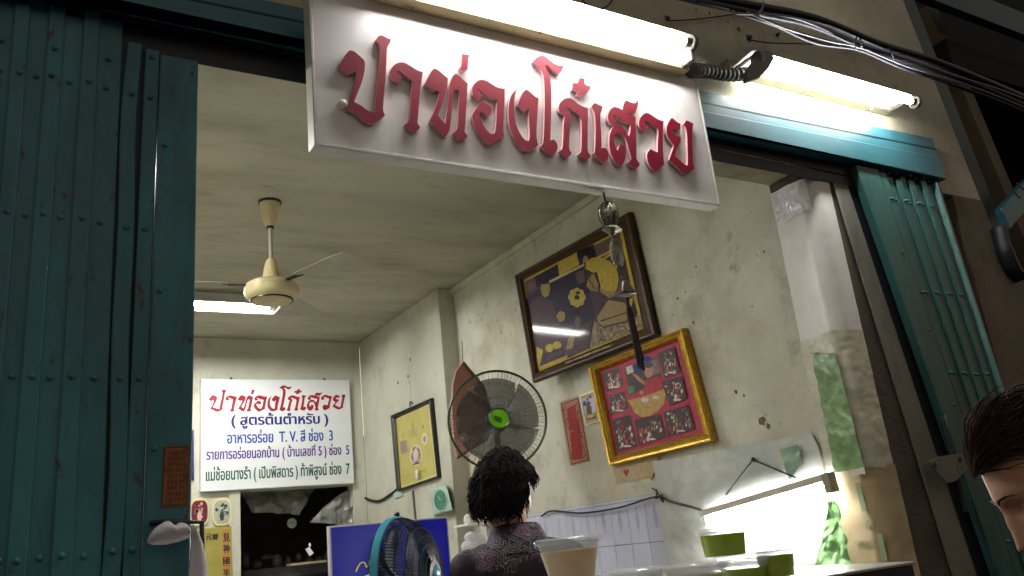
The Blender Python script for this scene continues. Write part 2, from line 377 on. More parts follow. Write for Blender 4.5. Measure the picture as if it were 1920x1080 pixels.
obj('groove', rail(lambda x:zm_(x)-.003,lambda x:zm_(x)+.003,YBM-.0025,YBM-.0005,g0=0,g1=0), 'teal_dark', o_beam)
# ------------------------------------------------------------------ left folding gate
def rivet(parent, p, m, r=.0085, nrm=(0,-1,0)):
    mb=MB().lathe([(r,0),(r*.95,.003),(r*.7,.006),(r*.3,.0075),(0,.008)], p, nrm, 10)
    return obj('rivet', mb, m, parent)
YG=2.37
def line_x(t, bt, z): return t.x+(z-t.z)*(bt.x-t.x)/(bt.z-t.z)
def slat_obj(parent, name, l, r, yf, z0, z1, m, depth=.018, wav=None):
    """U-channel upright between two slanting edges given as functions of z"""
    mb=MB(); n=24; tk=.004
    prof=[]
    rings=[]
    for i in range(n+1):
        z=z0+(z1-z0)*i/n
        a,c=l(z),r(z); w=wav(z) if wav else 0
        w+=.0016*nz((a*7,z*1.7,9)); yy=yf+.003*nz((a*9,z*1.6,3))
        rings.append([Vector(q) for q in [(a+w,yy+depth,z),(a+w,yy+.003,z),(a+w+.003,yy,z),(c+w-.003,yy,z),(c+w,yy+.003,z),(c+w,yy+depth,z)]])
    mb.loft(rings)
    return obj(name, mb, m, parent)
g=thing('folding_gate','dark teal folding steel gate with riveted uprights, folded at the left','gate',(.2,YG,0))
slat_px=[(-150,-113,-215,-176),(-111,-74,-174,-136),(-72,-36,-134,-97),(-34,-1,-95,-57),(0,17,-55,-19),(19,52,-17,11),(54,86,13,49),(88,118,51,89),(121,151,91,131),(154,187,133,174),(190,222,168,178)]
# edges measured on the photo at y=60 and y=1060 for each upright
edges=[(-170,-130,-270,-228),(-130,-92,-228,-184),(-92,-53,-184,-141),(-53,-15,-141,-98),(-15,22,-98,-54),(22,55,-54,-22),(55,88,-22,10),(88,121,10,51),(121,154,51,94),(154,187,94,136),(187,222,136,181)]
for k,(a,c,a2,c2) in enumerate(edges):
    y=YG+(.0 if k%2 else .009)
    lt,lb=P(a,60,'y',y),P(a2,1060,'y',y); rt,rb=P(c+1.5,60,'y',y),P(c2+1.5,1060,'y',y)
    s=slat_obj(g,'slat',(lambda z:line_x(lt,lb,z)+(.0015 if k%2 else -.010)),(lambda z:line_x(rt,rb,z)-.003+(.0 if k%2 else .012)),y,0.02,z_lipb((lt.x+rt.x)/2)-.022-.012*(k%3),'teal_gate')
    for zr in (2.565,2.15,1.725,1.285,.8):
        xm=(line_x(lt,lb,zr)+line_x(rt,rb,zr))/2+random.uniform(-.004,.004)
        rivet(s,(xm,y,zr+random.uniform(-.006,.006)),'teal_gate')
    if k%3==1:
        rivet(s,((line_x(lt,lb,2.66)+line_x(rt,rb,2.66))/2,y,2.655),'teal_gate')
# bent upright with gaps either side
y=YG+.004
w7=lambda z:.004*math.sin((z-1.2)*4.4)+.0035*math.sin(z*9+1)
lt,lb=P(190,60,'y',y),P(180,1060,'y',y); rt,rb=P(225,60,'y',y),P(184,1060,'y',y)
lt,lb=P(191,60,'y',y),P(141,1060,'y',y)
lt2,lb2=P(237,70,'y',y),P(192,1060,'y',y); rt2,rb2=P(266,70,'y',y),P(228,1060,'y',y)
l7=lambda z:line_x(lt2,lb2,z); r7=lambda z:line_x(rt2,rb2,z)
s=slat_obj(g,'slat',l7,r7,y,.02,2.725,'teal_gate',wav=w7)
for zr in (2.555,2.14,1.72,1.29,.8): rivet(s,((l7(zr)+r7(zr))/2,y,zr),'teal_gate')
lt4,lb4=P(274,70,'y',YG),P(231,1060,'y',YG); l4=lambda z:line_x(lt4,lb4,z)
# added dark backing strips that block the shop light in the gaps
yb=YG+.024
lt3,lb3=P(205,60,'y',yb),P(165,1060,'y',yb); rt3,rb3=P(252,60,'y',yb),P(195,1060,'y',yb)
s=slat_obj(g,'slat',lambda z:line_x(lt3,lb3,z),lambda z:line_x(rt3,rb3,z),yb,.02,2.80,'teal_dark',depth=.004,wav=lambda z:.006*math.sin(z*5.2))
s=slat_obj(g,'slat',lambda z:r7(z)-.012,lambda z:l4(z)+.014,YG+.026,.02,2.80,'teal_dark',depth=.003,wav=lambda z:.004*math.sin(z*4.2+1))
# leading stile: wide flat post
lt4,lb4=P(274,70,'y',YG),P(231,1060,'y',YG); rt4,rb4=P(372,88,'y',YG),P(356,1060,'y',YG)
l4=lambda z:line_x(lt4,lb4,z); r4=lambda z:line_x(rt4,rb4,z)
m4=lambda z:l4(z)+(r4(z)-l4(z))*.27
s=slat_obj(g,'slat',l4,m4,YG+.002,.02,2.71,'teal_gate')
for zr in (2.685,2.55,2.14,1.72,1.29,.8): rivet(s,(l4(zr)+.018,YG+.002,zr),'teal_gate')
s=slat_obj(g,'stile',lambda z:m4(z)+.0015,r4,YG-.006,.02,2.695,'teal_gate',depth=.045)
for zr,q in ((2.40,.06),(1.96,.08),(1.535,.05),(.9,.08)): rivet(s,(m4(zr)+.02,YG-.006,zr),'teal_gate')
rivet(s,(r4(2.65)-.016,YG-.006,2.65),'teal_gate',r=.005)
# steel hook bar for the towel
hb=P(352,985,'y',YG-.02)
mb=MB().tube([(hb.x-.085,YG-.008,hb.z+.012),(hb.x-.06,YG-.035,hb.z+.012),(hb.x+.03,YG-.04,hb.z+.004),(hb.x+.035,YG-.03,hb.z-.13)],.007)
obj('handle',mb,'navy',g)
# orange paper on the stile
q=[P(308,836,'y',YG-.007),P(356,834,'y',YG-.007),P(352,948,'y',YG-.007),P(302,952,'y',YG-.007)]
pp=thing('paper_notice','faded orange brown paper notice stuck on the left gate','notice',sum(q,Vector())/4)
obj('sheet',MB().plate(q,(0,-.0012,0)),'orange_paper',pp,smooth=False)
mb=MB()
def lerp4(q,u,v): return (q[0]*(1-u)+q[1]*u)*(1-v)+(q[3]*(1-u)+q[2]*u)*v
for i in range(5):
    for j in range(9):
        u,v=.18+.145*i+random.uniform(-.02,.02),.10+.095*j
        a=lerp4(q,u,v); mb.plate([a+Vector((0,-.0014,0)),a+Vector((.006,-.0014,.001)),a+Vector((.006,-.0014,-.008)),a+Vector((.001,-.0014,-.008))],(0,-.0004,0))
obj('print',mb,mat('brown_print',(.12,.04,.015),.7,.2),pp,smooth=False)
mb=MB()
for a,c in ((0,1),(1,2),(2,3),(3,0)):
    A=q[a].lerp(sum(q,Vector())/4,.06); B=q[c].lerp(sum(q,Vector())/4,.06)
    mb.tube([A+Vector((0,-.0015,0)),B+Vector((0,-.0015,0))],.0012,4)
obj('border',mb,mat('dark_brown_border',(.09,.03,.012),.7,.2),pp,smooth=False)
# white towel hung over the handle
def towel():
    mb=MB(); yy=YG-.05
    # folded lobe lying on the bar
    rings=[]
    for i in range(15):
        t=i/14
        top=[(276,1016),(281,1003),(288,993),(296,986),(304,981),(311,977),(318,976),(324,981),(329,985),(336,980),(343,979),(349,981),(353,986),(355,990),(356,994)][i]
        bot=[(277,1019),(285,1022),(293,1022),(301,1022),(309,1022),(316,1021),(323,1019),(329,1018),(335,1016),(341,1014),(346,1012),(350,1010),(353,1008),(355,1006),(356,1004)][i]
        A=P(*top,'y',yy); B=P(*bot,'y',yy); c=(A+B)/2; h=(A-B)/2; th_=.018*math.sqrt(max(.05,math.sin(math.pi*min(max(t,.03),.97))))
        rings.append([c+h*math.cos(a)+Vector((0,-th_*math.sin(a)*(1-.35*math.cos(2*a)*.5)+(.008*math.cos(a*3)),0)) for a in [2*math.pi*k/18 for k in range(18)]])
    mb.loft(rings)
    rings=[]
    pts=[(985,359,362),(992,359,368),(1005,358,375),(1020,358,381),(1040,356,386),(1060,354,389),(1085,352,391),(1120,350,392),(1160,350,390)]
    for y,a,c in pts:
        A=P(a,y,'y',yy+.01); B=P(c,y,'y',yy+.01); cc=(A+B)/2; h=(B-A)/2
        rings.append([cc+h*math.cos(t)+Vector((0,-.018*math.sin(t)+.004*math.cos(3*t),0)) for t in [2*math.pi*k/18 for k in range(18)]])
    mb.loft(rings)
    return mb
tag(obj('towel',towel(),'cloth',angle=70),'white towel hung over the handle of the left gate','towel')
# ------------------------------------------------------------------ right folding gate
YG2=2.352
zg2=lambda x:z_lipb(x)-.004
g=thing('folding_gate','turquoise folding steel gate with rows of rivets, folded at the right','gate',(3.6,YG2,0))
F0t,F0b=P(1600,300,'y',YG2),P(1761,762,'y',YG2); F1t,F1b=P(1750,323,'y',YG2),P(1894,772,'y',YG2)
f0=lambda z:line_x(F0t,F0b,z); f1=lambda z:line_x(F1t,F1b,z)
fr=lambda u:(lambda z:f0(z)+(f1(z)-f0(z))*u)
s=slat_obj(g,'stile',fr(0),fr(.262),YG2-.004,.02,zg2(3.9)-.01,'teal_light',depth=.04)
for zr in (2.36,1.98,1.62): rivet(s,(fr(.2)(zr),YG2-.004,zr),'teal_light',r=.007)
us=[.27,.36,.45,.535,.615,.70,.785,.865,.945]
for k in range(8):
    yy=YG2+(.010 if k%2 else .0)
    s=slat_obj(g,'slat',fr(us[k]+.004),fr(us[k+1]-.006),yy,.02,zg2(4.0)-.02-.012*(k%3),'teal_light',depth=.024)
    for zr in (2.65,2.17,1.77,1.40,1.0):
        rivet(s,(fr(us[k]+.03)(zr),yy,zr+random.uniform(-.004,.004)),'teal_light',r=.0075)
        if k%2==0: rivet(s,(fr(us[k]+.062)(zr),yy,zr+random.uniform(-.004,.004)),'teal_light',r=.0075)
    rivet(s,(fr(us[k]+.045)(2.80),yy,2.80-.008*(k%2)),'teal_light',r=.0075)
s=slat_obj(g,'edge_bar',fr(.957),fr(.985),YG2-.012,.02,zg2(4.1)-.02,mat('pale_teal_edge',(.12,.22,.215),.4,.2,12,stretch=(1,1,.3)),depth=.03)
s=slat_obj(g,'side_channel',fr(.99),fr(1.05),YG2+.004,.02,3.0,'teal_dark',depth=.02)
# hasp plate on the stile
hp=[(1738,866),(1760,856),(1812,848),(1812,880),(1790,902),(1774,906)]
mb=MB().plate([P(x,y,'y',YG2-.03) for x,y in hp],(0,-.006,0)); obj('hasp',mb,'steel_grey',g)
mb=MB()
for x,y in ((1752,873),(1800,862)): mb.lathe([(.012,0),(.012,.002)],P(x,y,'y',YG2-.0362),(0,-1,0),16)
obj('hasp_hole',mb,'black',g)
mb=MB().tube([P(1768,790,'y',YG2-.02),P(1792,880,'y',YG2-.025),P(1812,960,'y',YG2-.02)],.012); obj('lock_bar',mb,'navy',g)
mb=MB().tube([P(1766,785,'y',YG2-.01),P(1772,778,'y',YG2-.03),P(1775,800,'y',YG2-.03)],.005); obj('latch_hook',mb,'steel_grey',g)
# grey steel post beside the jamb
pt=[P(1557,340,'y',2.40),P(1783,1080,'y',2.40),P(1594,376,'y',2.40),P(1827,1080,'y',2.40)]
a_=lambda z:line_x(pt[0],pt[1],z); c_=lambda z:line_x(pt[2],pt[3],z)
mb=MB(); mb.hexa([(a_(0),2.385,0),(c_(0),2.385,0),(c_(0),2.3985,0),(a_(0),2.3985,0)],[(a_(2.7),2.385,2.7),(c_(2.7),2.385,2.7),(c_(2.7),2.3985,2.7),(a_(2.7),2.3985,2.7)])
tag(obj('steel_post',mb,'steel_grey',bev=.006),'grey olive steel post between the jamb and the right gate','post')
mb=MB(); mb.hexa([(c_(0)+.002,2.396,0),(f0(0)+.05,2.396,0),(f0(0)+.05,2.399,0),(c_(0)+.002,2.399,0)],[(c_(2.7)+.002,2.396,2.7),(f0(2.7)+.05,2.396,2.7),(f0(2.7)+.05,2.399,2.7),(c_(2.7)+.002,2.399,2.7)])
tag(obj('gap_shade_strip',mb,'black'),'black strip standing in for the shade between grey post and right gate','plate')  # black strip put where the gap only lies in shade
# ------------------------------------------------------------------ jamb coverings (plastic and cardboard)
def wrap(z0,z1,seed,amp,off,u0=.0,u1=.93,wob=.02):
    def fn(u,v):
        uu=u0+(u1-u0)*u
        x,y=jamb_pt(uu); x2,y2=jamb_pt(min(1,uu+.01)); t=Vector((x2-x,y2-y)); t.normalize() if t.length>0 else None
        n=Vector((-t.y,t.x)); n = n if n.x<0 or n.y<0 else -n
        z=z0+(z1-z0)*v+wob*nz((u*3,seed,v*2))*(1 if v in(0,1) else .5)
        d=off+amp*(.6*abs(nz((x*14+seed,y*14,z*9)))+.4*abs(nz((seed,y*38+x*30,z*24)))+.5*nz((seed*2,z*5+y*8,x*3)))
        return (x+n.x*d,y+n.y*d,z)
    return MB().sheet(fn,40,70)
z_a=P(1520,640,'x',XR).z; z_b=P(1575,885,'x',XR).z; z_top=P(1470,352,'x',XR).z
tag(obj('plastic_wrap',wrap(z_a,z_top,3,.0032,.002),'wrap_white',angle=180),'white plastic sheet wrapped round the top of the right jamb','plastic sheet')
mb=wrap(z_top-.17,z_top-.01,9,.014,.006,.04,.60)
tag(obj('foil_patch',mb,mat('shiny_white_film',(.68,.66,.72),.12,.05,10,bump=.5,bscale=25,spec=.8),angle=180),'shiny crumpled film taped at the top of the white wrap','plastic film')
tag(obj('plastic_wrap',wrap(z_b,z_a+.01,5,.007,.003),'wrap_tan',angle=180),'crinkled clear and tan plastic taped to the middle of the right jamb','plastic sheet')
def strip(pl,x,m,name,label,cat,th_=.002):
    mb=MB().plate([P(a,c,'x',x) for a,c in pl],(-th_,0,0)); return tag(obj(name,mb,m,smooth=False),label,cat)
def strip_sheet(pl,x,amp,seed):
    q=[P(a,c,'x',x) for a,c in pl]
    def fn(u,v):
        p=lerp4(q,u,v); return p+Vector((-amp*(.5+nz((seed,p.y*9,p.z*9))+.5*nz((p.y*30,p.z*30,seed))),amp*1.6*nz((p.z*16,seed,u*2)),amp*1.2*nz((u*5,seed,v))))
    return MB().sheet(fn,24,40)
tag(obj('green_bag',strip_sheet([(1521,660),(1568,664),(1622,880),(1566,884)],XR-.020,.007,2),'green_tape',angle=180),'green plastic strip taped on the right jamb above the cardboard','plastic strip')
cb=thing('cardboard_sheet','flat brown carton with green print marks taped low on the right jamb','cardboard',P(1640,980,'x',XR-.01))
obj('board',wrap(.4,z_b+.005,8,.004,.004,.0,.95),'cardboard',cb,angle=180)
mb=MB(); xx=XR-.0165
for pl in ([(1603,905),(1612,905),(1626,958),(1616,959)],[(1644,1002),(1654,1001),(1664,1050),(1654,1051)]):
    mb.plate([P(a,c,'x',xx) for a,c in pl],(-.001,0,0))
for (cx,cy,r) in ((1632,984,9),):
    mb.tube([P(cx+r*math.cos(t),cy+r*math.sin(t),'x',xx) for t in [2*math.pi*k/18 for k in range(19)]],.0016,5)
    mb.tube([P(cx-4,cy-6,'x',xx),P(cx-1,cy+6,'x',xx),P(cx+4,cy-5,'x',xx)],.0014,5)
for x0 in (1604,1616,1632):
    mb.tube([P(x0+dx,1018+dy,'x',xx) for dx,dy in ((0,-4),(7,-5),(8,3),(1,4),(0,-4))],.0012,5)
obj('print',mb,'green_print',cb)
tag(obj('clear_tape',strip_sheet([(1592,882),(1620,876),(1624,888),(1596,894)],XR-.028,.004,7),mat('clear_tape',(.55,.5,.4),.12,.1,spec=.8),angle=180),'shiny crumpled tape at the top of the brown carton','tape')
# ------------------------------------------------------------------ big sign with raised letters
YS=2.20
sx0=P(590,140,'y',YS).x; sx1=P(1322,250,'y',YS).x
szt=(P(930,65,'y',YS).z+P(1305,148,'y',YS).z)/2; szb=(P(605,270,'y',YS).z+P(1345,380,'y',YS).z)/2
sg=thing('shop_sign','large white hanging shop sign with raised crimson Thai letters','sign',((sx0+sx1)/2,YS+.03,szb))
obj('panel',MB().box(sx0,sx1,YS,YS+.05,szb,szt),'sign_white',sg,bev=.003)
mb=MB(); e=.012
mb.box(sx0-.002,sx1+.002,YS-.004,YS+.054,szb-.012,szb-.0005); mb.box(sx0-.010,sx0-.0005,YS-.004,YS+.054,szb-.012,szt); mb.box(sx1+.0005,sx1+.008,YS-.004,YS+.054,szb-.012,szt)
obj('edge_trim',mb,'sign_edge',sg,bev=.002)
obj('back_panel',MB().box(sx0+.01,sx1-.01,YS+.0505,YS+.056,szb+.01,szt-.01),'sign_edge',sg)
GL=[]
def gl(sc,ox,oy,*pts): GL.append([(ox+x/sc,oy+y/sc) for x,y in pts])
gl(6,620,60,(100,375),(150,290),(190,225),(212,208),(238,206),(270,220),(330,270),(385,325),(386,400),(375,480),(350,570),(310,670),(265,785),(300,803),(360,838),(420,885),(470,908),(497,905),(500,850),(510,700),(530,520),(550,320),(553,200),(548,150),(530,115),(508,92),(530,55),(550,38),(575,37),(600,45),(640,70),(678,82),(672,110),(660,135),(640,160),(632,200),(625,400),(610,600),(595,780),(588,880),(612,938),(560,980),(500,1025),(450,1035),(390,1015),(320,950),(260,895),(175,870),(205,790),(240,680),(270,580),(285,500),(280,440),(240,460),(200,475),(160,455),(115,410))
gl(6,720,90,(90,350),(70,290),(80,230),(120,185),(160,165),(200,160),(240,168),(310,210),(380,255),(437,270),(420,400),(400,550),(388,700),(380,800),(375,845),(408,888),(395,915),(345,945),(310,935),(270,895),(235,862),(265,840),(290,805),(298,700),(305,550),(318,380),(310,360),(260,330),(215,290),(170,250),(150,255),(160,290),(195,320),(190,360),(150,390),(115,382))
gl(6,720,90,(460,400),(500,320),(540,250),(560,235),(585,233),(620,255),(670,300),(720,340),(715,430),(700,500),(660,620),(605,755),(640,800),(685,850),(692,845),(715,680),(725,560),(732,440),(755,350),(785,300),(810,288),(850,315),(900,365),(942,400),(935,500),(925,700),(912,900),(905,945),(942,988),(925,1015),(870,1035),(835,1025),(800,985),(780,958),(810,935),(830,900),(840,700),(850,560),(845,490),(820,470),(795,475),(780,510),(770,620),(760,740),(745,880),(730,950),(690,1005),(640,960),(580,890),(512,825),(560,720),(605,590),(625,500),(615,475),(570,485),(530,465),(490,430))
gl(6,720,90,(878,65),(970,80),(950,110),(945,180),(940,240),(890,262),(845,235),(868,220),(875,150))
gl(6.353,870,130,(155,360),(115,325),(95,270),(100,200),(150,145),(180,128),(215,122),(270,135),(330,175),(400,218),(487,232),(485,350),(478,500),(472,650),(470,760),(485,800),(420,835),(370,870),(310,905),(270,885),(210,810),(150,720),(110,620),(95,545),(130,480),(175,410),(215,372),(255,385),(300,430),(330,455),(325,520),(300,555),(275,565),(230,520),(188,500),(182,560),(210,630),(260,710),(310,765),(350,770),(375,745),(385,650),(390,500),(398,370),(360,350),(290,315),(220,265),(180,228),(168,240),(190,275),(220,295),(210,325))
gl(6.353,870,130,(635,235),(612,290),(600,370),(597,470),(605,580),(630,690),(680,785),(730,845),(775,855),(785,800),(780,680),(772,570),(785,450),(770,480),(720,505),(680,470),(640,420),(670,340),(705,265),(745,240),(790,270),(840,320),(887,345),(878,480),(868,650),(862,800),(885,905),(830,950),(740,975),(690,955),(630,880),(575,780),(540,660),(527,520),(535,400),(560,310),(600,260))
gl(4.909,980,90,(92,128),(130,85),(175,65),(215,80),(265,125),(320,158),(362,162),(380,152),(370,195),(345,230),(325,238),(290,215),(240,165),(208,150),(212,180),(240,225),(258,300),(265,400),(262,600),(258,780),(255,850),(285,842),(312,865),(325,910),(310,960),(280,985),(250,985),(205,940),(172,900),(192,870),(200,700),(203,450),(195,250),(170,200),(130,155))
gl(4.909,980,90,(330,570),(335,520),(370,475),(420,455),(465,475),(520,520),(570,545),(603,550),(600,700),(598,850),(596,950),(628,990),(610,1020),(575,1032),(545,1005),(517,978),(540,955),(545,850),(545,720),(540,640),(500,600),(440,560),(408,542),(402,555),(425,590),(460,620),(435,670),(432,800),(425,930),(452,968),(430,1000),(405,1010),(375,985),(342,948),(370,925),(375,800),(380,680),(390,620),(360,605))
gl(4.909,980,90,(525,275),(572,280),(568,325),(600,350),(625,348),(620,385),(590,400),(570,425),(530,448),(498,430),(510,400),(485,385),(456,380),(462,320),(505,325),(515,300))
gl(6.75,1090,170,(128,205),(150,170),(178,155),(220,180),(270,195),(262,250),(240,290),(242,380),(250,500),(255,620),(255,730),(290,718),(325,740),(345,800),(335,870),(300,905),(260,900),(210,860),(155,795),(175,770),(180,620),(182,450),(175,320),(160,260))
gl(6.75,1090,170,(400,430),(355,405),(334,350),(337,290),(370,230),(400,210),(430,203),(480,222),(520,245),(530,185),(550,135),(575,122),(620,145),(665,160),(700,150),(718,115),(722,160),(700,240),(680,285),(620,275),(565,255),(590,290),(640,315),(685,330),(690,450),(695,600),(698,750),(695,860),(742,930),(725,965),(685,985),(640,955),(600,905),(632,870),(630,830),(600,740),(580,660),(545,570),(490,530),(440,540),(415,580),(415,650),(440,730),(460,760),(475,700),(505,675),(540,695),(562,760),(560,860),(530,930),(490,950),(440,925),(390,840),(355,720),(352,610),(370,510),(412,440),(460,418),(510,440),(560,510),(605,580),(620,520),(625,425),(575,405),(500,360),(440,312),(408,302),(402,325),(440,355),(438,390))
gl(7.2,1180,190,(190,400),(145,360),(125,300),(140,230),(190,170),(235,152),(280,170),(340,215),(400,250),(462,268),(455,400),(452,550),(455,700),(470,850),(420,890),(350,940),(300,900),(255,830),(237,760),(245,690),(285,640),(325,665),(385,690),(385,560),(395,420),(385,365),(330,330),(260,275),(214,252),(208,290),(245,330),(230,375))
gl(7.2,1180,190,(690,300),(690,370),(660,390),(620,370),(580,377),(592,420),(640,465),(695,485),(690,540),(660,600),(625,690),(620,745),(680,790),(740,850),(785,870),(790,800),(785,600),(778,420),(760,350),(730,310),(770,255),(810,270),(868,305),(850,350),(850,500),(855,700),(860,840),(880,910),(820,945),(770,985),(720,960),(640,880),(540,785),(570,700),(605,590),(560,545),(515,470),(498,400),(510,320),(545,250),(575,222),(610,245),(650,285))
def chaik(poly):
    out=[]; n=len(poly)
    for i in range(n):
        a=Vector(poly[i-1]); b_=Vector(poly[i]); c=Vector(poly[(i+1)%n])
        d1=(b_-a); d2=(c-b_)
        if d1.length>0 and d2.length>0 and d1.angle(d2)<.9:
            out.append(b_.lerp(a,.25)); out.append(b_.lerp(c,.25))
        else: out.append(b_)
    return out
LET=[]
for k,g_ in enumerate(GL):
    g2=chaik([Vector((a,c)) for a,c in g_])
    w=[P(p[0],p[1],'y',YS-.016) for p in g2]
    LET.append([(p.x,p.z) for p in w])
    mb=MB().plate([Vector((p.x,YS-.0025,p.z)) for p in w],(0,-.0135,0),0,1)
    obj('letter',mb,['letter_red','letter_side'],sg,smooth=False)
bo=P(643,197,'y',YS)
obj('bolt',MB().lathe([(.017,0),(.0165,.006),(.013,.012),(.004,.015),(0,.0155)],bo,(0,-1,0),20),'white_metal',sg)
# hanger straps holding the sign to the beam
mb=MB()
for xs in (sx0+.2,(sx0+sx1)/2,sx1-.2): mb.box(xs-.012,xs+.012,YS+.057,2.284,2.75,2.765); mb.box(xs-.012,xs+.012,YS+.057,YS+.062,szb+.2,2.765)
obj('bracket',mb,'steel_grey',sg)
# ------------------------------------------------------------------ outdoor fluorescent lamps
def lamp_out(name,label,x0,x1,zb,y0,y1,bm,group,tube_z,tube_y):
    t=thing(name,label,'lamp',((x0+x1)/2,(y0+y1)/2,zb),group)
    obj('batten',MB().box(x0,x1,y0,y1,zb,zb+.055),bm,t,bev=.004)
    obj('reflector',MB().plate([(x0+.02,y0-.002,zb+.01),(x1-.02,y0-.002,zb+.01),(x1-.02,tube_y+.005,tube_z+.045),(x0+.02,tube_y+.005,tube_z+.045)],(0,.003,.001)),'white_metal',t)
    obj('tube',MB().tube([(x0+.05,tube_y,tube_z),(x1-.05,tube_y,tube_z)],.0165,16),'tube_out',t)
    for xe,s_ in ((x0+.03,1),(x1-.03,-1)):
        mb=MB().lathe([(.030,-.012),(.033,-.006),(.033,.006),(.030,.012)],(xe,tube_y,tube_z),(1,0,0),20)
        mb.box(xe-.011,xe+.011,tube_y+.002,y0+.02,zb+.004,tube_z+.02)
        obj('socket',mb,'socket',t,bev=.003)
        obj('cap',MB().lathe([(.0172,-.016),(.0172,.016)],(xe+s_*.022,tube_y,tube_z),(1,0,0),16),'steel_grey',t)
    return t
ztube=P(1300,82,'y',2.088).z
x1a=P(1305,90,'y',2.07).x
L1=lamp_out('fluorescent_lamp','lit fluorescent tube lamp mounted along the top of the shop sign',x1a-1.32,x1a+.03,szt+.006,2.150,2.205,'batten','outdoor tube lamps',ztube,2.088)
zb2=P(1690,212,'y',2.345).z
x20,x21=P(1402,150,'y',2.26).x,P(1706,200,'y',2.26).x
zt2=P(1700,182,'y',2.21).z
L2=lamp_out('fluorescent_lamp','lit fluorescent tube lamp on the wall above the right folding gate',x20,x21,zb2-.003,2.345,2.398,'batten_olive','outdoor tube lamps',(P(1440,122,'y',2.21).z+zt2)/2,2.21)
obj('knob',MB().ell(P(1633,203,'y',2.335),.009,.009,.009,12),'white_metal',L2)
# wide end shield on lamp 2 (left)
mb=MB().plate([P(a,c,'y',2.19) for a,c in ((1402,132),(1425,100),(1438,95),(1450,100),(1452,112),(1440,130),(1425,146),(1402,152))],(0,.03,0)); obj('end_shield',mb,'socket',L2,bev=.004)
# corrugated conduit between the two lamps
pts=bez([P(1296,132,'y',2.235),P(1330,134,'y',2.30),P(1370,140,'y',2.32),P(1408,138,'y',2.31)],8)
rs=[.029+.006*math.sin(i*1.9) for i in range(len(pts)*2)]
mb=MB(); fine=bez(pts,3); mb.tube(fine,[.027+.006*math.sin(i*1.25) for i in range(len(fine))],14)
tag(obj('conduit',mb,'socket',angle=80),'dark corrugated conduit between the two outdoor lamps','conduit')
# ------------------------------------------------------------------ cables
def cable(name,pp,r,m,label,y=2.18,group=None,n=8):
    mb=MB().tube(bez([P(a,c,'y',y+(d if len(t)>2 else 0)) for t in pp for a,c,d in [(t[0],t[1],t[2] if len(t)>2 else 0)]],n),r,8)
    return tag(obj(name,mb,m,angle=80),label,'cable',group)
cg='cables strung along the front wall'
cable('cable',[(300,-330),(760,-150),(1130,-46),(1270,-14),(1405,10),(1530,36),(1650,84),(1760,118),(1925,186),(2180,300),(2500,450)],.020,'black','thick black cable, topmost of the bundle above the right lamp',2.17,cg)
cable('cable',[(300,-310),(780,-130),(1180,-30),(1290,-2),(1400,22),(1520,48),(1640,97),(1755,132),(1925,200),(2180,315),(2500,465)],.015,'black','black cable just under the thickest one in the bundle',2.16,cg)
cable('cable',[(1380,26),(1470,30),(1530,48),(1600,79),(1690,108),(1790,142),(1930,190),(2180,305),(2500,455)],.0055,'cable_grey','upper of the two grey strands standing in for the glint on the black cables',2.135,cg)  # this strand and the next model the bright highlights of the black cables
cable('cable',[(1400,22),(1470,52),(1550,76),(1615,90),(1700,124),(1790,152),(1930,206),(2180,322),(2500,472)],.0055,'cable_grey','lower of the two grey strands standing in for the glint on the black cables',2.135,cg)
cable('cable',[(1380,24),(1450,46),(1530,80),(1610,93),(1690,126),(1790,160),(1930,214),(2180,330),(2500,480)],.010,'black','lowest black cable of the bundle, under the grey glint strands',2.15,cg)
wg='thin tie wires on the front wall'
cable('tie_wire',[(1250,38),(1280,38),(1340,32),(1400,22),(1420,8)],.0035,'black','thin black tie wire from a nail above the sign lamp',2.385,wg)
cable('tie_wire',[(1403,74),(1440,80),(1500,82),(1560,84),(1612,86)],.0035,'black','thin black tie wire from the hole above the right lamp',2.36,wg)
cable('tie_wire',[(1606,92),(1601,80),(1607,70),(1614,74),(1616,88)],.003,'cable_grey','grey wire loop knotted round the cables',2.12,wg)
cable('tie_wire',[(1667,90),(1672,100),(1677,112)],.0035,'cable_grey','short grey tie standing across the cables',2.12,wg)
cable('tie_wire',[(1418,28),(1428,18),(1432,4)],.005,'cable_grey','dull tie round the black cables near their left end',2.13,wg)
cable('tie_wire',[(1082,-12),(1098,6),(1118,16),(1138,12),(1152,-6)],.0035,'black','loop of thin wire hanging above the sign lamp',2.385,wg)
for a,c in ((1250,37),(1404,72),(1456,66)): obj('nail',MB().lathe([(.006,0),(.006,.02)],P(a,c,'y',2.40),(0,-1,0),8),'pewter_dark',fw_)
for a,c,r in ((1404,72,.022),(1385,55,.012),(1457,66,.012),(1250,34,.014),(1330,25,.007),(1365,42,.006),(1305,18,.005)):
    p=P(a,c,'y',YF-.001); obj('plaster_chip',MB().plate([p+Vector((r*(1+.4*nz((a,k,1)))*math.cos(k*.7)*.8,0,r*(1+.5*nz((k,a,2)))*math.sin(k*.7))) for k in range(9)],(0,-.002,0)),'pewter_dark',fw_)
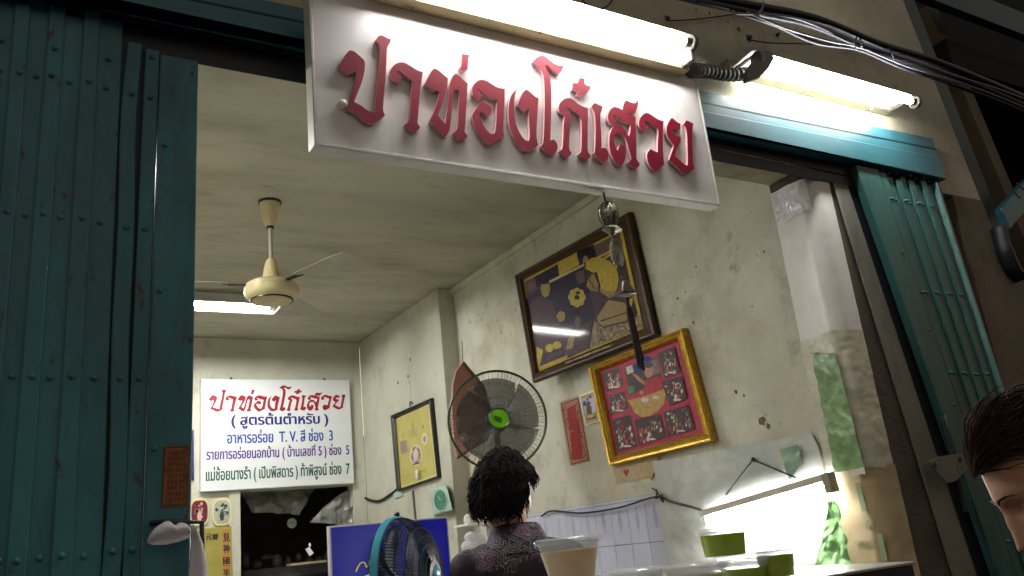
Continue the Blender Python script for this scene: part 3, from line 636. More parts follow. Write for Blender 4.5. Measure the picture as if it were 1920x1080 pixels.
# ------------------------------------------------------------------ neighbour at far right (dark)
def vslab(pt_,pb_,w,y0,y1,z0,z1):
    l=lambda z:line_x(pt_,pb_,z)
    return MB().hexa([(l(z0),y0,z0),(l(z0)+w,y0,z0),(l(z0)+w,y1,z0),(l(z0),y1,z0)],[(l(z1),y0,z1),(l(z1)+w,y0,z1),(l(z1)+w,y1,z1),(l(z1),y1,z1)])
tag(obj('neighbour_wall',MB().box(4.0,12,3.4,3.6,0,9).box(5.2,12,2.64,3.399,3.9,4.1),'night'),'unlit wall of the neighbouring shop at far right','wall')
nf=thing('neighbour_frame','dark teal gate frame of the neighbouring shop at far right','frame',(4.5,2.6,0))
obj('stile',vslab(P(1757,177,'y',2.5),P(1905,560,'y',2.5),.16,2.5,2.6,0,4.6),'teal_dark',nf,bev=.004)
obj('top_rail',MB().box(4.2,8,2.52,2.58,4.25,4.45),'teal_dark',nf)
tag(obj('brown_post',vslab(P(1803,165,'y',2.7),P(1880,350,'y',2.7),.12,2.7,2.8,0,4.4),'brown_pillar'),'dim brown post inside the neighbouring shop front','post')
bk=thing('awning_bracket','teal curved steel bracket at the right edge','bracket',P(1880,480,'y',2.40))
mb=MB().plate([P(a,c,'y',2.40) for a,c in ((1862,396),(1900,352),(1935,318),(1935,372),(1905,405),(1878,436))],(0,-.05,0)); obj('arm',mb,'teal',bk,bev=.006)
mb=MB().tube(bez([P(1868,430,'y',2.38),P(1877,470,'y',2.38),P(1892,505,'y',2.38),P(1908,522,'y',2.38)],6),[.06]*6+[.065]*7+[.06]*6,10,flat=.5); obj('foot',mb,'black',bk)
mb=MB()
for a in ((1896,354,1914,372),(1906,343,1926,360)): mb.tube([P(a[0],a[1],'y',2.348),P(a[2],a[3],'y',2.348)],.003,6)
obj('weld',mb,'steel_grey',bk)
# ------------------------------------------------------------------ ceiling fan
fc=P(502,378,'z',ZC)
def fz(px,py): return P(px,py,'y',fc.y).z
fx=fc.x+.012
cfn=thing('ceiling_fan','yellowed cream ceiling fan on a short rod','ceiling fan',(fx,fc.y,ZC))
sc_=(P(562,555,'y',fc.y).x-P(462,555,'y',fc.y).x)/2
zc1,zr,zcone,zm1,zm0=ZC-.001,fz(508,425),fz(513,487),fz(515,528),fz(515,578)
obj('ceiling_plate',MB().lathe([(.068,0),(.068,-.012)],(fx,fc.y,ZC-.0005)),'black_frame',cfn)
obj('canopy',MB().lathe([(.060,zc1-.012),(.058,zc1-.03),(.050,zc1-.08),(.036,zr+.02),(.028,zr)],(fx,fc.y,0)),'fan_cream',cfn)
obj('rod',MB().lathe([(.012,zr+.01),(.012,zcone-.01)],(fx,fc.y,0)),'rod',cfn)
obj('coupling',MB().lathe([(.022,zr),(.022,zr-.012)],(fx,fc.y,0)),'black_frame',cfn)
obj('lower_cone',MB().lathe([(.022,zcone),(.030,zcone-.012),(.040,zcone-.05),(.050,zm1+.02),(.055,zm1-.005)],(fx,fc.y,0)),'fan_cream',cfn)
R_=sc_
obj('motor',MB().lathe([(R_*.55,zm1-.002),(R_*.80,zm1-.008),(R_*.93,zm1-.022),(R_*.93,zm1-.04),(R_*1.0,zm1-.046),(R_*1.0,zm1-.075),(R_*.97,zm1-.092),(R_*.86,zm1-.108),(R_*.76,zm1-.116),(R_*.60,zm1-.118)],(fx,fc.y,0),n=48),'fan_cream',cfn)
obj('bottom_ring',MB().lathe([(R_*.79,zm1-.113),(R_*.79,zm1-.121),(R_*.74,zm1-.121),(R_*.74,zm1-.113)],(fx,fc.y,0),n=48),'black_frame',cfn)
obj('bottom_cap',MB().lathe([(R_*.735,zm1-.117),(R_*.72,zm1-.124),(R_*.4,zm1-.128),(0,zm1-.129)],(fx,fc.y,0),n=48),'fan_cream',cfn)
for k in range(3):
    a=math.radians(52+120*k); d=Vector((math.cos(a),math.sin(a),0)); w=Vector((-d.y,d.x,0)); c=Vector((fx,fc.y,zm1-.03))
    poly=[c+d*.24+w*.045,c+d*.60+w*.066,c+d*.66+w*.05,c+d*.67-w*.05,c+d*.60-w*.066,c+d*.24-w*.045]
    for i,p in enumerate(poly): poly[i]=p+Vector((0,0,.002*(1 if i<3 else -1)))
    bl=obj('blade',MB().plate(poly,(0,0,.003)),'fan_blade',cfn)
    obj('blade_iron',MB().plate([c+d*.10+w*.012,c+d*.27+w*.022,c+d*.27-w*.022,c+d*.10-w*.012],(0,0,.004)),'black_frame',bl)
# ------------------------------------------------------------------ ceiling lamps
def ceil_lamp(label,x0,x1,y,z,w):
    t=thing('ceiling_lamp',label,'lamp',((x0+x1)/2,y,ZC),'ceiling tube lamps')
    obj('housing',MB().box(x0,x1,y-.035,y+.035,z+.035,ZC-.001),'white_metal',t,bev=.004)
    mb=MB()
    mb.plate([(x0,y-w,z),(x1,y-w,z),(x1,y-.03,z+.04),(x0,y-.03,z+.04)],(0,.001,.003)); mb.plate([(x0,y+w,z),(x1,y+w,z),(x1,y+.03,z+.04),(x0,y+.03,z+.04)],(0,-.001,.003))
    obj('reflector',mb,'white_metal',t)
    mb=MB().tube([(x0,y-w,z),(x1,y-w,z)],.008,8); mb.tube([(x1,y-w,z),(x1+.005,y+w,z)],.008,8); mb.tube([(x0,y+w,z),(x1,y+w,z)],.006,8)
    obj('rim',mb,'white_metal',t)
    for s_ in (-1,1):
        obj('tube',MB().tube([(x0+.05,y+s_*.045,z+.018),(x1-.07,y+s_*.045,z+.018)],.0135,12),'tube_in',t)
    for xe in (x0+.03,x1-.05): obj('socket',MB().box(xe-.012,xe+.012,y-.06,y+.06,z+.005,z+.034),'rod',t)
    return t
lz=ZC-.10
lp=P(512,588,'z',lz); lq=P(430,562,'z',lz); ly=(P(500,594,'z',lz).y+P(450,560,'z',lz).y)/2
ceil_lamp('lit white ceiling tube lamp at the back, below the cream ceiling fan',lp.x-1.22,lp.x,ly,lz,abs(lp.y-P(470,562,'z',lz).y)/2 if False else .13)
ceil_lamp('lit white ceiling tube lamp near the front, behind the left gate',-.75,.45,4.3,lz,.13)
# ------------------------------------------------------------------ white board with Thai text on back wall
YBS=YB-.055
q=[P(376,709,'y',YBS),P(656,714,'y',YBS),P(663,906,'y',YBS),P(377,922,'y',YBS)]
bx0=(q[0].x+q[3].x)/2; bx1=(q[1].x+q[2].x)/2; bzt=(q[0].z+q[1].z)/2; bzb=(q[2].z+q[3].z)/2
bs=thing('notice_board','white menu style board with five lines of coloured Thai text','sign',((bx0+bx1)/2,YBS,bzb))
obj('panel',MB().box(bx0,bx1,YBS,YB-.001,bzb,bzt),'board_white',bs,bev=.003)
for hx in (bx0+.27,bx1-.24): obj('hanger',MB().lathe([(.012,0),(.012,.02)],(hx,YBS+.03,bzt),(0,0,1),10),'black_frame',bs)
u0=min(p[0] for l in LET for p in l); u1=max(p[0] for l in LET for p in l); v0=min(p[1] for l in LET for p in l); v1=max(p[1] for l in LET for p in l)
def bpt(px,py): return P(px,py,'y',YBS)
tA,tB=bpt(391,722),bpt(650,770)
for l in LET:
    w=[Vector((tA.x+(x-u0)/(u1-u0)*(tB.x-tA.x),YBS-.0005,tB.z+(z-v0)/(v1-v0)*(tA.z-tB.z))) for x,z in l]
    obj('letter',MB().plate(w,(0,-.0015,0)),'ink_red',bs,smooth=False)
def text_mesh(body,ext=0,bold=0):
    c=bpy.data.curves.new('t','FONT'); c.body=body; c.size=1; c.offset=bold; c.resolution_u=3
    o=bpy.data.objects.new('t',c); COL.objects.link(o)
    dg=bpy.context.evaluated_depsgraph_get(); me=bpy.data.meshes.new_from_object(o.evaluated_get(dg))
    vs=[v.co.copy() for v in me.vertices]; fs=[list(p.vertices) for p in me.polygons]
    bpy.data.objects.remove(o); bpy.data.curves.remove(c); bpy.data.meshes.remove(me)
    return vs,fs
def text_fit(name,body,m,parent,tl,tr,bl,off,bold=.012):
    """text stretched into the parallelogram tl,tr,bl (3-D points)"""
    vs,fs=text_mesh(body,bold=.010)
    if not vs: return None
    a0=min(v.x for v in vs); a1=max(v.x for v in vs); b0=min(v.y for v in vs); b1=max(v.y for v in vs)
    mb=MB()
    for q_,sx in enumerate((0,-1,1)):                            # heavier strokes, as sign painters letter them
        mb.add([tl+(tr-tl)*((v.x+sx*bold-a0)/(a1-a0))+(bl-tl)*((b1-v.y)/(b1-b0))+off*(1+.12*q_) for v in vs],fs)
    return obj(name,mb,m,parent,smooth=False)
OFF=Vector((0,-.0022,0))
for body,m,x0,x1,y0,y1,bo_ in (('( สูตรต้นตำหรับ )','ink_navy',434,615,776,807,.022),('อาหารอร่อย  T. V. สี ช่อง  3','ink_blue',426,624,809,835,.018),('รายการอร่อยนอกบ้าน ( บ้านเลขที่ 5 ) ช่อง  5','ink_purple',387,655,841,870,.018),('แม่ช้อยนางรำ ( เปิบพิสดาร ) ท้าพิสูจน์ ช่อง  7','ink_green',386,656,877,911,.018)):
    # rows follow the board: straighten between its edges
    f_=lambda y:(y-709)/(922-709)
    zt_,zb_=bzt+(bzb-bzt)*f_(y0)*1.0,bzt+(bzb-bzt)*f_(y1)*1.0
    xa=bpt(x0,(y0+y1)/2).x; xb=bpt(x1,(y0+y1)/2).x
    text_fit('text_line',body,m,bs,Vector((xa,YBS,zt_)),Vector((xb,YBS,zt_)),Vector((xa,YBS,zb_)),OFF,bo_)
# ------------------------------------------------------------------ back wall bits: oval plaques, yellow card, door frame, back room
def plaque(px,py,wx,wy,label,cols):
    c=P(px,py,'y',YB-.02); rx=abs(P(px+wx,py,'y',YB-.02).x-c.x); rz=abs(P(px,py-wy,'y',YB-.02).z-c.z)
    t=thing('oval_plaque',label,'plaque',c,'small plaques on the back wall')
    def sup(r,k=1,e=3.2,n=28): return [c+Vector((k*rx*math.copysign(abs(math.cos(a))**(2/e),math.cos(a)),0,k*rz*math.copysign(abs(math.sin(a))**(2/e),math.sin(a)))) for a in [2*math.pi*i/n for i in range(n)]]
    obj('rim',MB().plate([p+Vector((0,.018,0)) for p in sup(1)],(0,-.02,0)),cols[0],t,bev=.003)
    mb=MB().plate([p+Vector((0,-.0025,0)) for p in sup(1,.84)],(0,-.002,0),0)
    for i in range(26):
        a=random.uniform(0,6.28); r=random.uniform(0,.62); p=c+Vector((rx*r*math.cos(a),-.005,rz*r*math.sin(a)))
        s_=random.uniform(.006,.016); mb.plate([p+Vector((s_*math.cos(k*1.05)*random.uniform(.6,1.2),0,s_*math.sin(k*1.05)*random.uniform(.6,1.3))) for k in range(6)],(0,-.0012,0),1+i%2)
    mb.plate([c+Vector((rx*.25*math.cos(k*.6),-.0064,-rz*.3+rz*.35*math.sin(k*.6))) for k in range(10)],(0,-.001,0),1)
    obj('picture',mb,cols[1:],t,smooth=False)
plaque(374,960,18,26,'small rounded plaque in maroon and pink, left of the pale green one',['fan_cream',pic('maroon_ground',(.10,.02,.03)),pic('pale_pink_figure',(.55,.36,.28)),pic('rose_brown',(.22,.08,.08))])
plaque(416,960,18,26,'small rounded pale green plaque with dark carving, right of the maroon one',['fan_cream',pic('pale_green_ground',(.34,.38,.30)),pic('dark_carving',(.05,.06,.04)),pic('white_relief',(.5,.52,.45))])
q=[P(370,992,'y',YB-.03),P(434,986,'y',YB-.03),P(438,1140,'y',YB-.03),P(372,1145,'y',YB-.03)]
yc=thing('chinese_card','yellow green card with black and orange Chinese characters','card',sum(q,Vector())/4)
obj('board',MB().plate(q,(0,.028,0)),'chinese_board',yc,bev=.004)
qq=[P(417,994,'y',YB-.0305),P(429,993,'y',YB-.0305),P(432,1135,'y',YB-.0305),P(420,1137,'y',YB-.0305)]
obj('strip',MB().plate(qq,(0,-.001,0)),mat('orange_strip',(.42,.17,.05),.6,.1),yc,smooth=False)
for ch,y0_ in (('見',1000),('神',1021),('國',1045),('平',1068)):
    a=P(418,y0_,'y',YB-.0305); b_=P(430,y0_-.6,'y',YB-.0305); c=P(419,y0_+16,'y',YB-.0305); text_fit('character',ch,'ink_black' ,yc,a,b_,c,Vector((0,-.0016,0)),.03)
for ch,x0_ in (('元',386),('鄉',398)):
    a=P(x0_,1001,'y',YB-.0305); b_=P(x0_+11,1000,'y',YB-.0305); c=P(x0_,1013,'y',YB-.0305); text_fit('character',ch,'ink_black',yc,a,b_,c,Vector((0,-.0016,0)),.03)
mb=MB(); mb.box(dx0-.10,dx0-.002,YB-.02,YB-.001,0,dzt); mb.box(dx0-.10,dx1+.02,YB-.022,YB-.001,dzt+.001,dzt+.03)
tag(obj('door_frame',mb,'plaster_back',bev=.003),'cream door frame round the dark doorway below the white board','door frame')
strip_b=[P(356,806,'y',YB-.02),P(363,806,'y',YB-.02),P(364,900,'y',YB-.02),P(356,901,'y',YB-.02)]
bx=P(300,806,'y',YB-.02)
tag(obj('blue_poster',MB().plate([Vector((bx.x,YB-.02,p.z)) if i in(0,3) else p for i,p in enumerate(strip_b)],(0,.018,0)),mat('dark_blue_print',(.012,.015,.09),.5,.2)),'dark blue poster mostly hidden behind the left gate','poster')
def film(pts,y,seed,amp=.03):
    q=[P(a,c,'y',y) for a,c in pts]
    def fn(u,v):
        p=lerp4(q,u,v); return p+Vector((amp*.5*nz((p.x*5,seed,p.z*7)),amp*nz((p.x*7+seed,p.z*6,0))+amp*.5*nz((p.x*20,p.z*17,seed)),amp*.6*nz((p.z*4,p.x*6,seed+3))))
    return MB().sheet(fn,26,22)
tag(obj('plastic_film',film([(450,915),(600,905),(560,965),(470,960)],YB+.25,2,.06),'film',angle=180),'grey plastic film sagging across the top of the dark doorway','plastic film')
tag(obj('plastic_bag',film([(608,950),(672,905),(674,985),(580,976)],YB+.10,5,.05),'film_bright',angle=180),'crumpled clear plastic bag hanging in the right of the doorway','plastic bag')
tag(obj('plastic_bag',film([(640,960),(678,935),(678,1010),(612,1008)],YB+.04,8,.05),'film_bright',angle=180),'pale plastic bag above the blue screen at the door edge','plastic bag')
mb=MB(); 
for i in range(10): mb.ell(P(460+i*20,1052+8*math.sin(i*2.1),'y',YB+.8),.05+.02*math.sin(i),.05,.06+.03*math.cos(i*1.7),10)
mb.box(P(450,1062,'y',YB+.8).x,P(640,1058,'y',YB+.8).x,YB+.7,YB+1.0,P(540,1075,'y',YB+.8).z-.03,P(540,1062,'y',YB+.8).z)
tag(obj('cluttered_shelf',mb,mat('dim_shelf_clutter',(.06,.06,.065),.5,.4,9)),'dim shelf with bundled goods inside the dark back room','shelf')
tag(obj('shelf',MB().box(P(540,1055,'y',YB+.5).x,P(607,1050,'y',YB+.5).x,YB+.42,YB+.55,P(570,1056,'y',YB+.5).z-.012,P(570,1054,'y',YB+.5).z),'cardboard'),'thin brown shelf edge low in the dark doorway','shelf')
tag(obj('round_knob',MB().lathe([(.045,0),(.045,.012),(.033,.013),(.033,.006),(.018,.006),(.018,.02),(0,.022)],P(547,981,'y',YB+.3),(0,-1,0),24),mat('dull_grey_dial',(.26,.26,.22),.5,.2,30)),'small round grey dial hanging in the dark doorway','dial')
wb=thing('white_switch','small white tilted switch in the dark doorway','switch',P(579,1033,'y',YB+.3))
rot=[(572,1030),(579,1026),(587,1037),(580,1043)]
obj('plate',MB().plate([P(a,c,'y',YB+.3) for a,c in rot],(0,-.02,0)),mat('white_plastic',(.85,.85,.85),.4,.02),wb)
obj('tip',MB().ell(P(581,1022,'y',YB+.3),.012,.012,.02,12),mat('white_plastic_tip',(.85,.85,.85),.4,.02),wb)
# ------------------------------------------------------------------ pictures on the side wall
def wq(pts,x): return [P(a,c,'x',x) for a,c in pts]
def zo(sc,ox,oy,pts): return [(ox+a/sc,oy+c/sc) for a,c in pts]
def frame_ring(outer,inner,d,mi=0):
    """mitred picture frame: outer and inner quads on the wall side, moulded profile, depth vector d"""
    mb=MB(); d=Vector(d)
    prof=[(0,0),(0,.75),(.12,1),(.30,.92),(.45,.70),(.62,.80),(.80,.95),(.92,.72),(1,.45),(1,.0)]
    rings=[]
    for u,h in prof: rings.append([outer[k].lerp(inner[k],u)+d*h for k in range(4)])
    v=[p for r in rings for p in r]; f=[]
    for i in range(len(prof)-1):
        for k in range(4): f.append((i*4+k,i*4+(k+1)%4,(i+1)*4+(k+1)%4,(i+1)*4+k))
    return mb.add(v,f,mi)
def blob(cx,cy,rx,ry,n=14,jit=0,seed=0):
    return [(cx+rx*math.cos(2*math.pi*k/n)*(1+jit*nz((k*1.7,seed,1))),cy+ry*math.sin(2*math.pi*k/n)*(1+jit*nz((k*1.3,seed,7)))) for k in range(n)]
def paint(parent,name,x,layers,sc,ox,oy,mats,step=.0004,tilt=False):
    mb=MB()
    for k,(mi,pl) in enumerate(layers):
        if tilt: mb.plate(wn(zo(sc,ox,oy,pl),x+step*k),nB*.0001,mi)
        else: mb.plate(wq(zo(sc,ox,oy,pl),x-step*k),(-.0001,0,0),mi)
    return obj(name,mb,mats,parent,smooth=False)
# -- large picture, its far side standing off the wall
def PN(px,py,p0,n):
    d=ray(px,py); return CAMP+d*((Vector(p0)-CAMP).dot(n)/d.dot(n))
S2=(3.271,960,390)
nB=Vector((-1,-.085,0)).normalized(); pB=P(1205,520,'x',XR-.04)
def wn(pts,off=0): return [PN(a,c,pB+nB*off,nB) for a,c in pts]
out=wn(zo(*S2,[(15,412),(716,22),(888,778),(128,1072)])); inn=wn(zo(*S2,[(55,440),(668,120),(803,735),(150,1005)]))
bp=thing('framed_picture','large dark brown framed yellow and purple photo of two men, above the gold frame','picture',sum(out,Vector())/4,'framed pictures on the walls')
obj('frame',frame_ring([p-nB*.034 for p in out],[p-nB*.034 for p in inn],nB*.040),'wood_frame',bp,angle=25)
obj('backing',MB().plate([p-nB*.034 for p in out],nB*.006),'black_frame',bp)
pm=[pic('ochre_border',(.40,.28,.03)),pic('purple_brown',(.050,.026,.038)),pic('plum_dark',(.017,.011,.034)),pic('photo_yellow',(.40,.30,.05)),pic('photo_tan',(.27,.19,.085)),pic('photo_ink',(.009,.005,.014)),pic('speckled_carpet',(.20,.16,.10),.9,120),pic('photo_cream',(.44,.37,.16)),pic('dull_mauve',(.10,.062,.060))]
fl=[]
for k in range(8):
    a=k*.785; fl.append((3,blob(398+34*math.cos(a),548+38*math.sin(a),20,24,8,.3,k)))
lay=[(0,[(50,436),(672,114),(808,738),(146,1010)]),(1,[(78,452),(660,150),(782,722),(158,976)]),(8,[(80,452),(660,150),(680,240),(98,520)]),(2,[(140,420),(280,345),(292,430),(150,490)]),(3,[(280,335),(392,275),(412,348),(290,415)]),(2,[(395,270),(500,222),(520,300),(420,350)]),
 (2,[(236,466),(440,360),(505,640),(480,700),(300,790),(100,770),(84,560),(160,500)]),(7,[(228,446),(440,343),(443,354),(232,460)]),(8,[(385,400),(440,380),(450,450),(405,470)]),(4,blob(205,495,29,52)),(5,blob(196,450,30,18)),(1,[(120,560),(180,540),(250,570),(300,760),(110,800)]),
 (3,[(520,300),(640,240),(645,250),(530,312)]),(3,[(540,318),(690,225),(690,235),(545,330)]),
 (5,blob(472,275,40,38)),(4,blob(452,325,18,34)),(5,[(440,330),(470,350),(495,378),(470,400),(450,370)]),(3,[(455,330),(490,305),(530,303),(600,325),(640,365),(655,430),(640,510),(610,548),(565,530),(535,480),(505,400),(450,372)]),(5,[(505,395),(520,392),(545,485),(535,495)]),(4,[(462,445),(492,402),(505,408),(530,470),(525,512),(480,505),(456,478)]),(5,[(470,440),(475,440),(515,500),(510,503)]),(4,[(540,490),(600,515),(625,505),(628,540),(600,552),(545,520)]),
 (4,[(590,565),(690,580),(712,640),(705,690),(560,726),(525,700),(520,672)]),(5,[(540,690),(700,640),(702,645),(545,697)]),(2,[(700,600),(752,580),(770,648),(720,665)]),(3,[(722,560),(742,545),(735,600),(718,600)]),
 (6,[(505,690),(560,736),(705,700),(790,652),(800,726),(640,800),(472,862)]),(5,[(498,640),(506,642),(478,862),(468,866)]),(1,[(390,740),(490,690),(470,862),(335,925)]),
 (4,[(345,800),(392,755),(372,858),(332,870)]),(5,[(190,905),(310,845),(322,905),(190,962)]),(1,[(215,905),(305,868),(312,895),(200,945)]),(3,blob(230,860,24,26,10,.3,3)),(3,blob(275,842,28,24,10,.3,5)),(3,[(150,850),(190,870),(170,970),(152,980)]),(4,blob(300,665,26,36,10,.3,8)),(5,blob(402,650,14,24)),(8,blob(402,695,18,36))]+fl+[(5,blob(404,520,14,10))]
for k in range(40):
    cx,cy=random.uniform(490,790),random.uniform(660,850)
    if cy< 860-.36*(cx-470) and cy>735-.25*(cx-560): lay.append((random.choice((5,7,4)),blob(cx,cy,random.uniform(4,9),random.uniform(4,8),7,.5,k)))
paint(bp,'print',-.020,lay,*S2,pm,step=.00005,tilt=True)
mb=MB()
A,B=wn(zo(*S2,[(330,952),(622,838)]),.0045)
n_=46
for k in range(n_):
    if k%9==8: continue
    p=A.lerp(B,k/n_); mb.plate([p+Vector((0,.004*nz((k,1,1)),-.006+.004*nz((k,2,2)))),p+Vector((0,-.008,-.006)),p+Vector((0,-.007,.006+.005*nz((k,3,2)))),p+Vector((0,.002,.006))],(-.003,0,0))
obj('caption',mb,mat('dull_gold_caption',(.22,.15,.04),.5,.1),bp,smooth=False)
# -- gold framed collage
S3=(4.0,1095,610)
out=wq(zo(*S3,[(35,312),(742,18),(972,868),(195,1055)]),XR-.035); inn=wq(zo(*S3,[(92,345),(700,105),(895,800),(225,975)]),XR-.035)
gp=thing('framed_picture','gold framed red collage of small photos round a man in red','picture',sum(out,Vector())/4,'framed pictures on the walls')
obj('frame',frame_ring([Vector((XR-.001,p.y,p.z)) for p in out],[Vector((XR-.001,p.y,p.z)) for p in inn],(-.045,0,0)),'gold',gp,angle=25)
gm=[pic('collage_red',(.36,.050,.085)),pic('snap_dark',(.070,.050,.055)),pic('snap_white',(.55,.52,.50)),pic('snap_red',(.36,.04,.06)),pic('snap_skin',(.40,.22,.16)),pic('snap_blue',(.02,.03,.20)),pic('snap_grey',(.18,.15,.15)),pic('plate_tan',(.42,.28,.10)),pic('snap_green',(.05,.22,.10))]
lay=[(0,[(88,341),(702,100),(900,803),(222,980)]),(1,[(305,320),(545,245),(585,400),(460,480),(345,525)]),(2,[(312,315),(360,298),(372,350),(325,370)]),(5,[(368,295),(440,272),(452,335),(385,358)]),(5,blob(470,250,40,22)),(6,[(500,265),(545,250),(570,350),(520,380)]),(8,[(330,460),(370,450),(380,500),(340,520)]),
 (4,[(360,365),(380,360),(460,425),(455,450),(400,410)]),(4,blob(485,340,33,54)),(1,blob(480,298,36,22)),(4,blob(512,330,10,16)),(3,[(468,405),(500,400),(545,372),(600,420),(610,480),(470,520),(390,550),(395,500),(450,470)]),(4,blob(432,505,18,16)),(7,[(330,562),(400,545),(490,520),(600,478),(612,520),(600,590),(555,640),(490,680),(430,688),(380,655)]),(2,blob(455,560,30,18,10,.3,2)),(4,blob(480,610,40,10)),(2,blob(540,540,22,16,8,.3,4))]
for si,qd in enumerate(([(135,360),(262,315),(298,445),(170,505)],[(190,530),(300,495),(335,625),(200,680)],[(210,710),(345,668),(400,910),(255,950)],[(380,710),(570,665),(610,840),(410,905)],[(595,650),(780,595),(835,780),(625,840)],[(548,215),(675,155),(722,350),(605,395)],[(580,425),(735,380),(770,550),(640,600)])):
    lay.append((1,qd)); Q=[Vector((a,c,0)) for a,c in qd]
    rnd=random.Random(si)
    for k in range(30):
        u,v=rnd.uniform(.1,.9),rnd.uniform(.1,.92); p=lerp4(Q,u,v)
        mi=rnd.choice((2,2,3,3,4,6,1) if v>.3 else (6,6,3,1,2)); s_=rnd.uniform(5,14)
        lay.append((mi,blob(p.x,p.y,s_*.8,s_*(1.6 if v>.4 else .8),8,.6,k+si*40)))
    for k in range(14):                                          # many small strokes, as in a crowded snapshot
        u,v=rnd.uniform(.12,.88),rnd.uniform(.3,.85); p=lerp4(Q,u,v); w_=rnd.uniform(3,7)
        lay.append((rnd.choice((2,3,4,1,6,8)),blob(p.x,p.y,w_,w_*rnd.uniform(1.2,3.2),7,.5,k*3+si))); lay.append((rnd.choice((4,4,1,2)),blob(p.x+1,p.y-w_*2.4,w_*.7,w_*.8,7,.3,k)))
    p=lerp4(Q,.5,.9); lay.append((2,blob(p.x,p.y,34,8,10,.2,si)))
paint(gp,'print',XR-.012,lay,*S3,gm,step=.00002)
# -- red paper strip and small deity print
rp=thing('red_paper','narrow red printed paper strip left of the gold frame','paper',P(1080,810,'x',XR))
S6=(7.2,1040,730)
rm=['paper_tan','paper_red',mat('dark_red_line',(.09,.012,.012),.7,.1),mat('faded_pink_print',(.42,.18,.14),.7,.2)]
lay=[(0,[(62,170),(320,85),(488,975),(200,1040)]),(2,[(82,195),(322,112),(470,955),(228,1022)]),(3,[(100,200),(312,128),(455,945),(235,1005)]),(1,[(165,260),(270,200),(330,450),(385,930),(245,960),(205,600)])]
rnd=random.Random(4)
for k in range(70):
    e=rnd.random(); s_=rnd.choice((0,1)); x=(110+e*120 if s_==0 else 295+e*125)+rnd.uniform(-4,45)*(1 if s_==0 else -1); y=(220+e*740 if s_==0 else 170+e*760)
    lay.append((rnd.choice((1,2,3)),blob(x,y,rnd.uniform(5,14),rnd.uniform(5,14),6,.5,k)))
lay.append((0,[(190,575),(270,555),(270,565),(190,585)]))
paint(rp,'print',XR-.002,lay,*S6,rm,step=.0001)
dp=thing('deity_print','small yellow and blue religious print beside the gold frame','print',P(1105,765,'x',XR))
dm=['white_metal',mat('print_yellow',(.40,.29,.04),.6,.2),mat('print_pale_blue',(.45,.45,.62),.6,.2),mat('print_brown',(.09,.045,.03),.6,.2),mat('print_blue',(.03,.04,.28),.6,.2)]
lay=[(0,[(325,85),(530,10),(605,430),(415,490)]),(1,[(348,95),(540,30),(592,420),(425,470)]),(2,[(375,125),(525,75),(560,300),(415,345)]),(4,blob(405,190,22,38,9,.3)),(4,blob(480,100,24,20,9,.4)),(3,blob(445,130,14,22)),(3,[(425,200),(445,150),(480,170),(495,230),(505,330),(435,345),(430,270)]),(2,blob(482,215,8,12)),(3,[(430,385),(550,345),(555,390),(440,415)]),(2,blob(460,375,14,20)),(2,blob(490,368,14,22)),(2,blob(518,358,12,20))]
paint(dp,'print',XR-.0125,lay,*S6,dm,step=.0001)
# -- label with a heart under the gold frame
hl=thing('heart_label','tan paper label with a small red heart below the gold frame','label',P(1185,890,'x',XR))
lay=[(0,[(1148,878),(1226,862),(1232,893),(1158,908)])]
mb=MB().plate(wq([(1148,872),(1226,856),(1232,893),(1157,908)],XR-.002),(-.001,0,0)); obj('paper',mb,'paper_tan',hl,smooth=False)
mb=MB().plate(wq([(1175,894),(1169,886),(1169,881),(1172,880),(1174,882),(1176,879),(1179,880),(1179,885)],XR-.0035),(-.0006,0,0)); obj('heart',mb,'paper_red',hl,smooth=False)
mb=MB().plate(wq([(1205,878),(1228,852),(1236,858),(1222,900)],XR-.006),(-.004,0,0)); obj('tape',mb,'cardboard',hl,smooth=False)
# -- yellow certificate on the pilaster
S7=(4.32,720,730); XQ=XP-.03
out=wq(zo(*S7,[(52,212),(378,70),(440,715),(105,828)]),XQ); inn=wq(zo(*S7,[(80,238),(362,110),(428,700),(122,805)]),XQ)
ct=thing('framed_picture','yellow certificate in a thin black frame above the mint clock','picture',sum(out,Vector())/4,'framed pictures on the walls')
obj('frame',frame_ring([Vector((XP-.001,p.y,p.z)) for p in out],[Vector((XP-.001,p.y,p.z)) for p in inn],(-.034,0,0)),'black_frame',ct,angle=25)
cm=['paper_yellow',mat('cert_edge',(.55,.50,.22),.5,.05,coat=.5),mat('cert_ink',(.22,.18,.07),.5,.1),mat('cert_mauve',(.28,.18,.17),.5,.1),mat('cert_pale',(.52,.46,.36),.5,.2),mat('cert_dark',(.06,.04,.03),.5,.1)]
lay=[(1,[(76,234),(366,104),(432,704),(118,810)]),(0,[(92,250),(354,132),(418,690),(130,785)]),(3,[(130,425),(185,408),(190,508),(140,528)]),(4,blob(328,400,24,48,12,.1)),(3,blob(328,405,12,28)),(4,blob(258,535,50,88,20)),(3,blob(258,535,40,75,18)),(4,blob(258,530,20,55,10,.2)),(5,[(232,605),(288,590),(286,602),(236,615)]),(5,blob(318,302,4,14,6)),(2,blob(150,375,4,14,6))]
for k in range(9): lay.append((4 if k%2 else 5,blob(258+34*math.cos(k*.7),530+62*math.sin(k*.7),6,9,6,.3,k)))
for yy in (340,360,385): lay.append((2,[(200,yy),(270,yy-28),(270,yy-25),(200,yy+3)]))
lay.append((2,[(225,270),(228,269),(232,330),(229,331)]))
lay.append((2,[(170,712),(340,650),(340,653),(170,716)]))
paint(ct,'print',XP-.010,lay,*S7,cm,step=.00015)
pb=P(782,890,'x',XP-.035)
obj('clip',MB().ell(pb,.014,.02,.045,12),'white_metal',ct)
hk=P(771,757,'x',XP-.012)
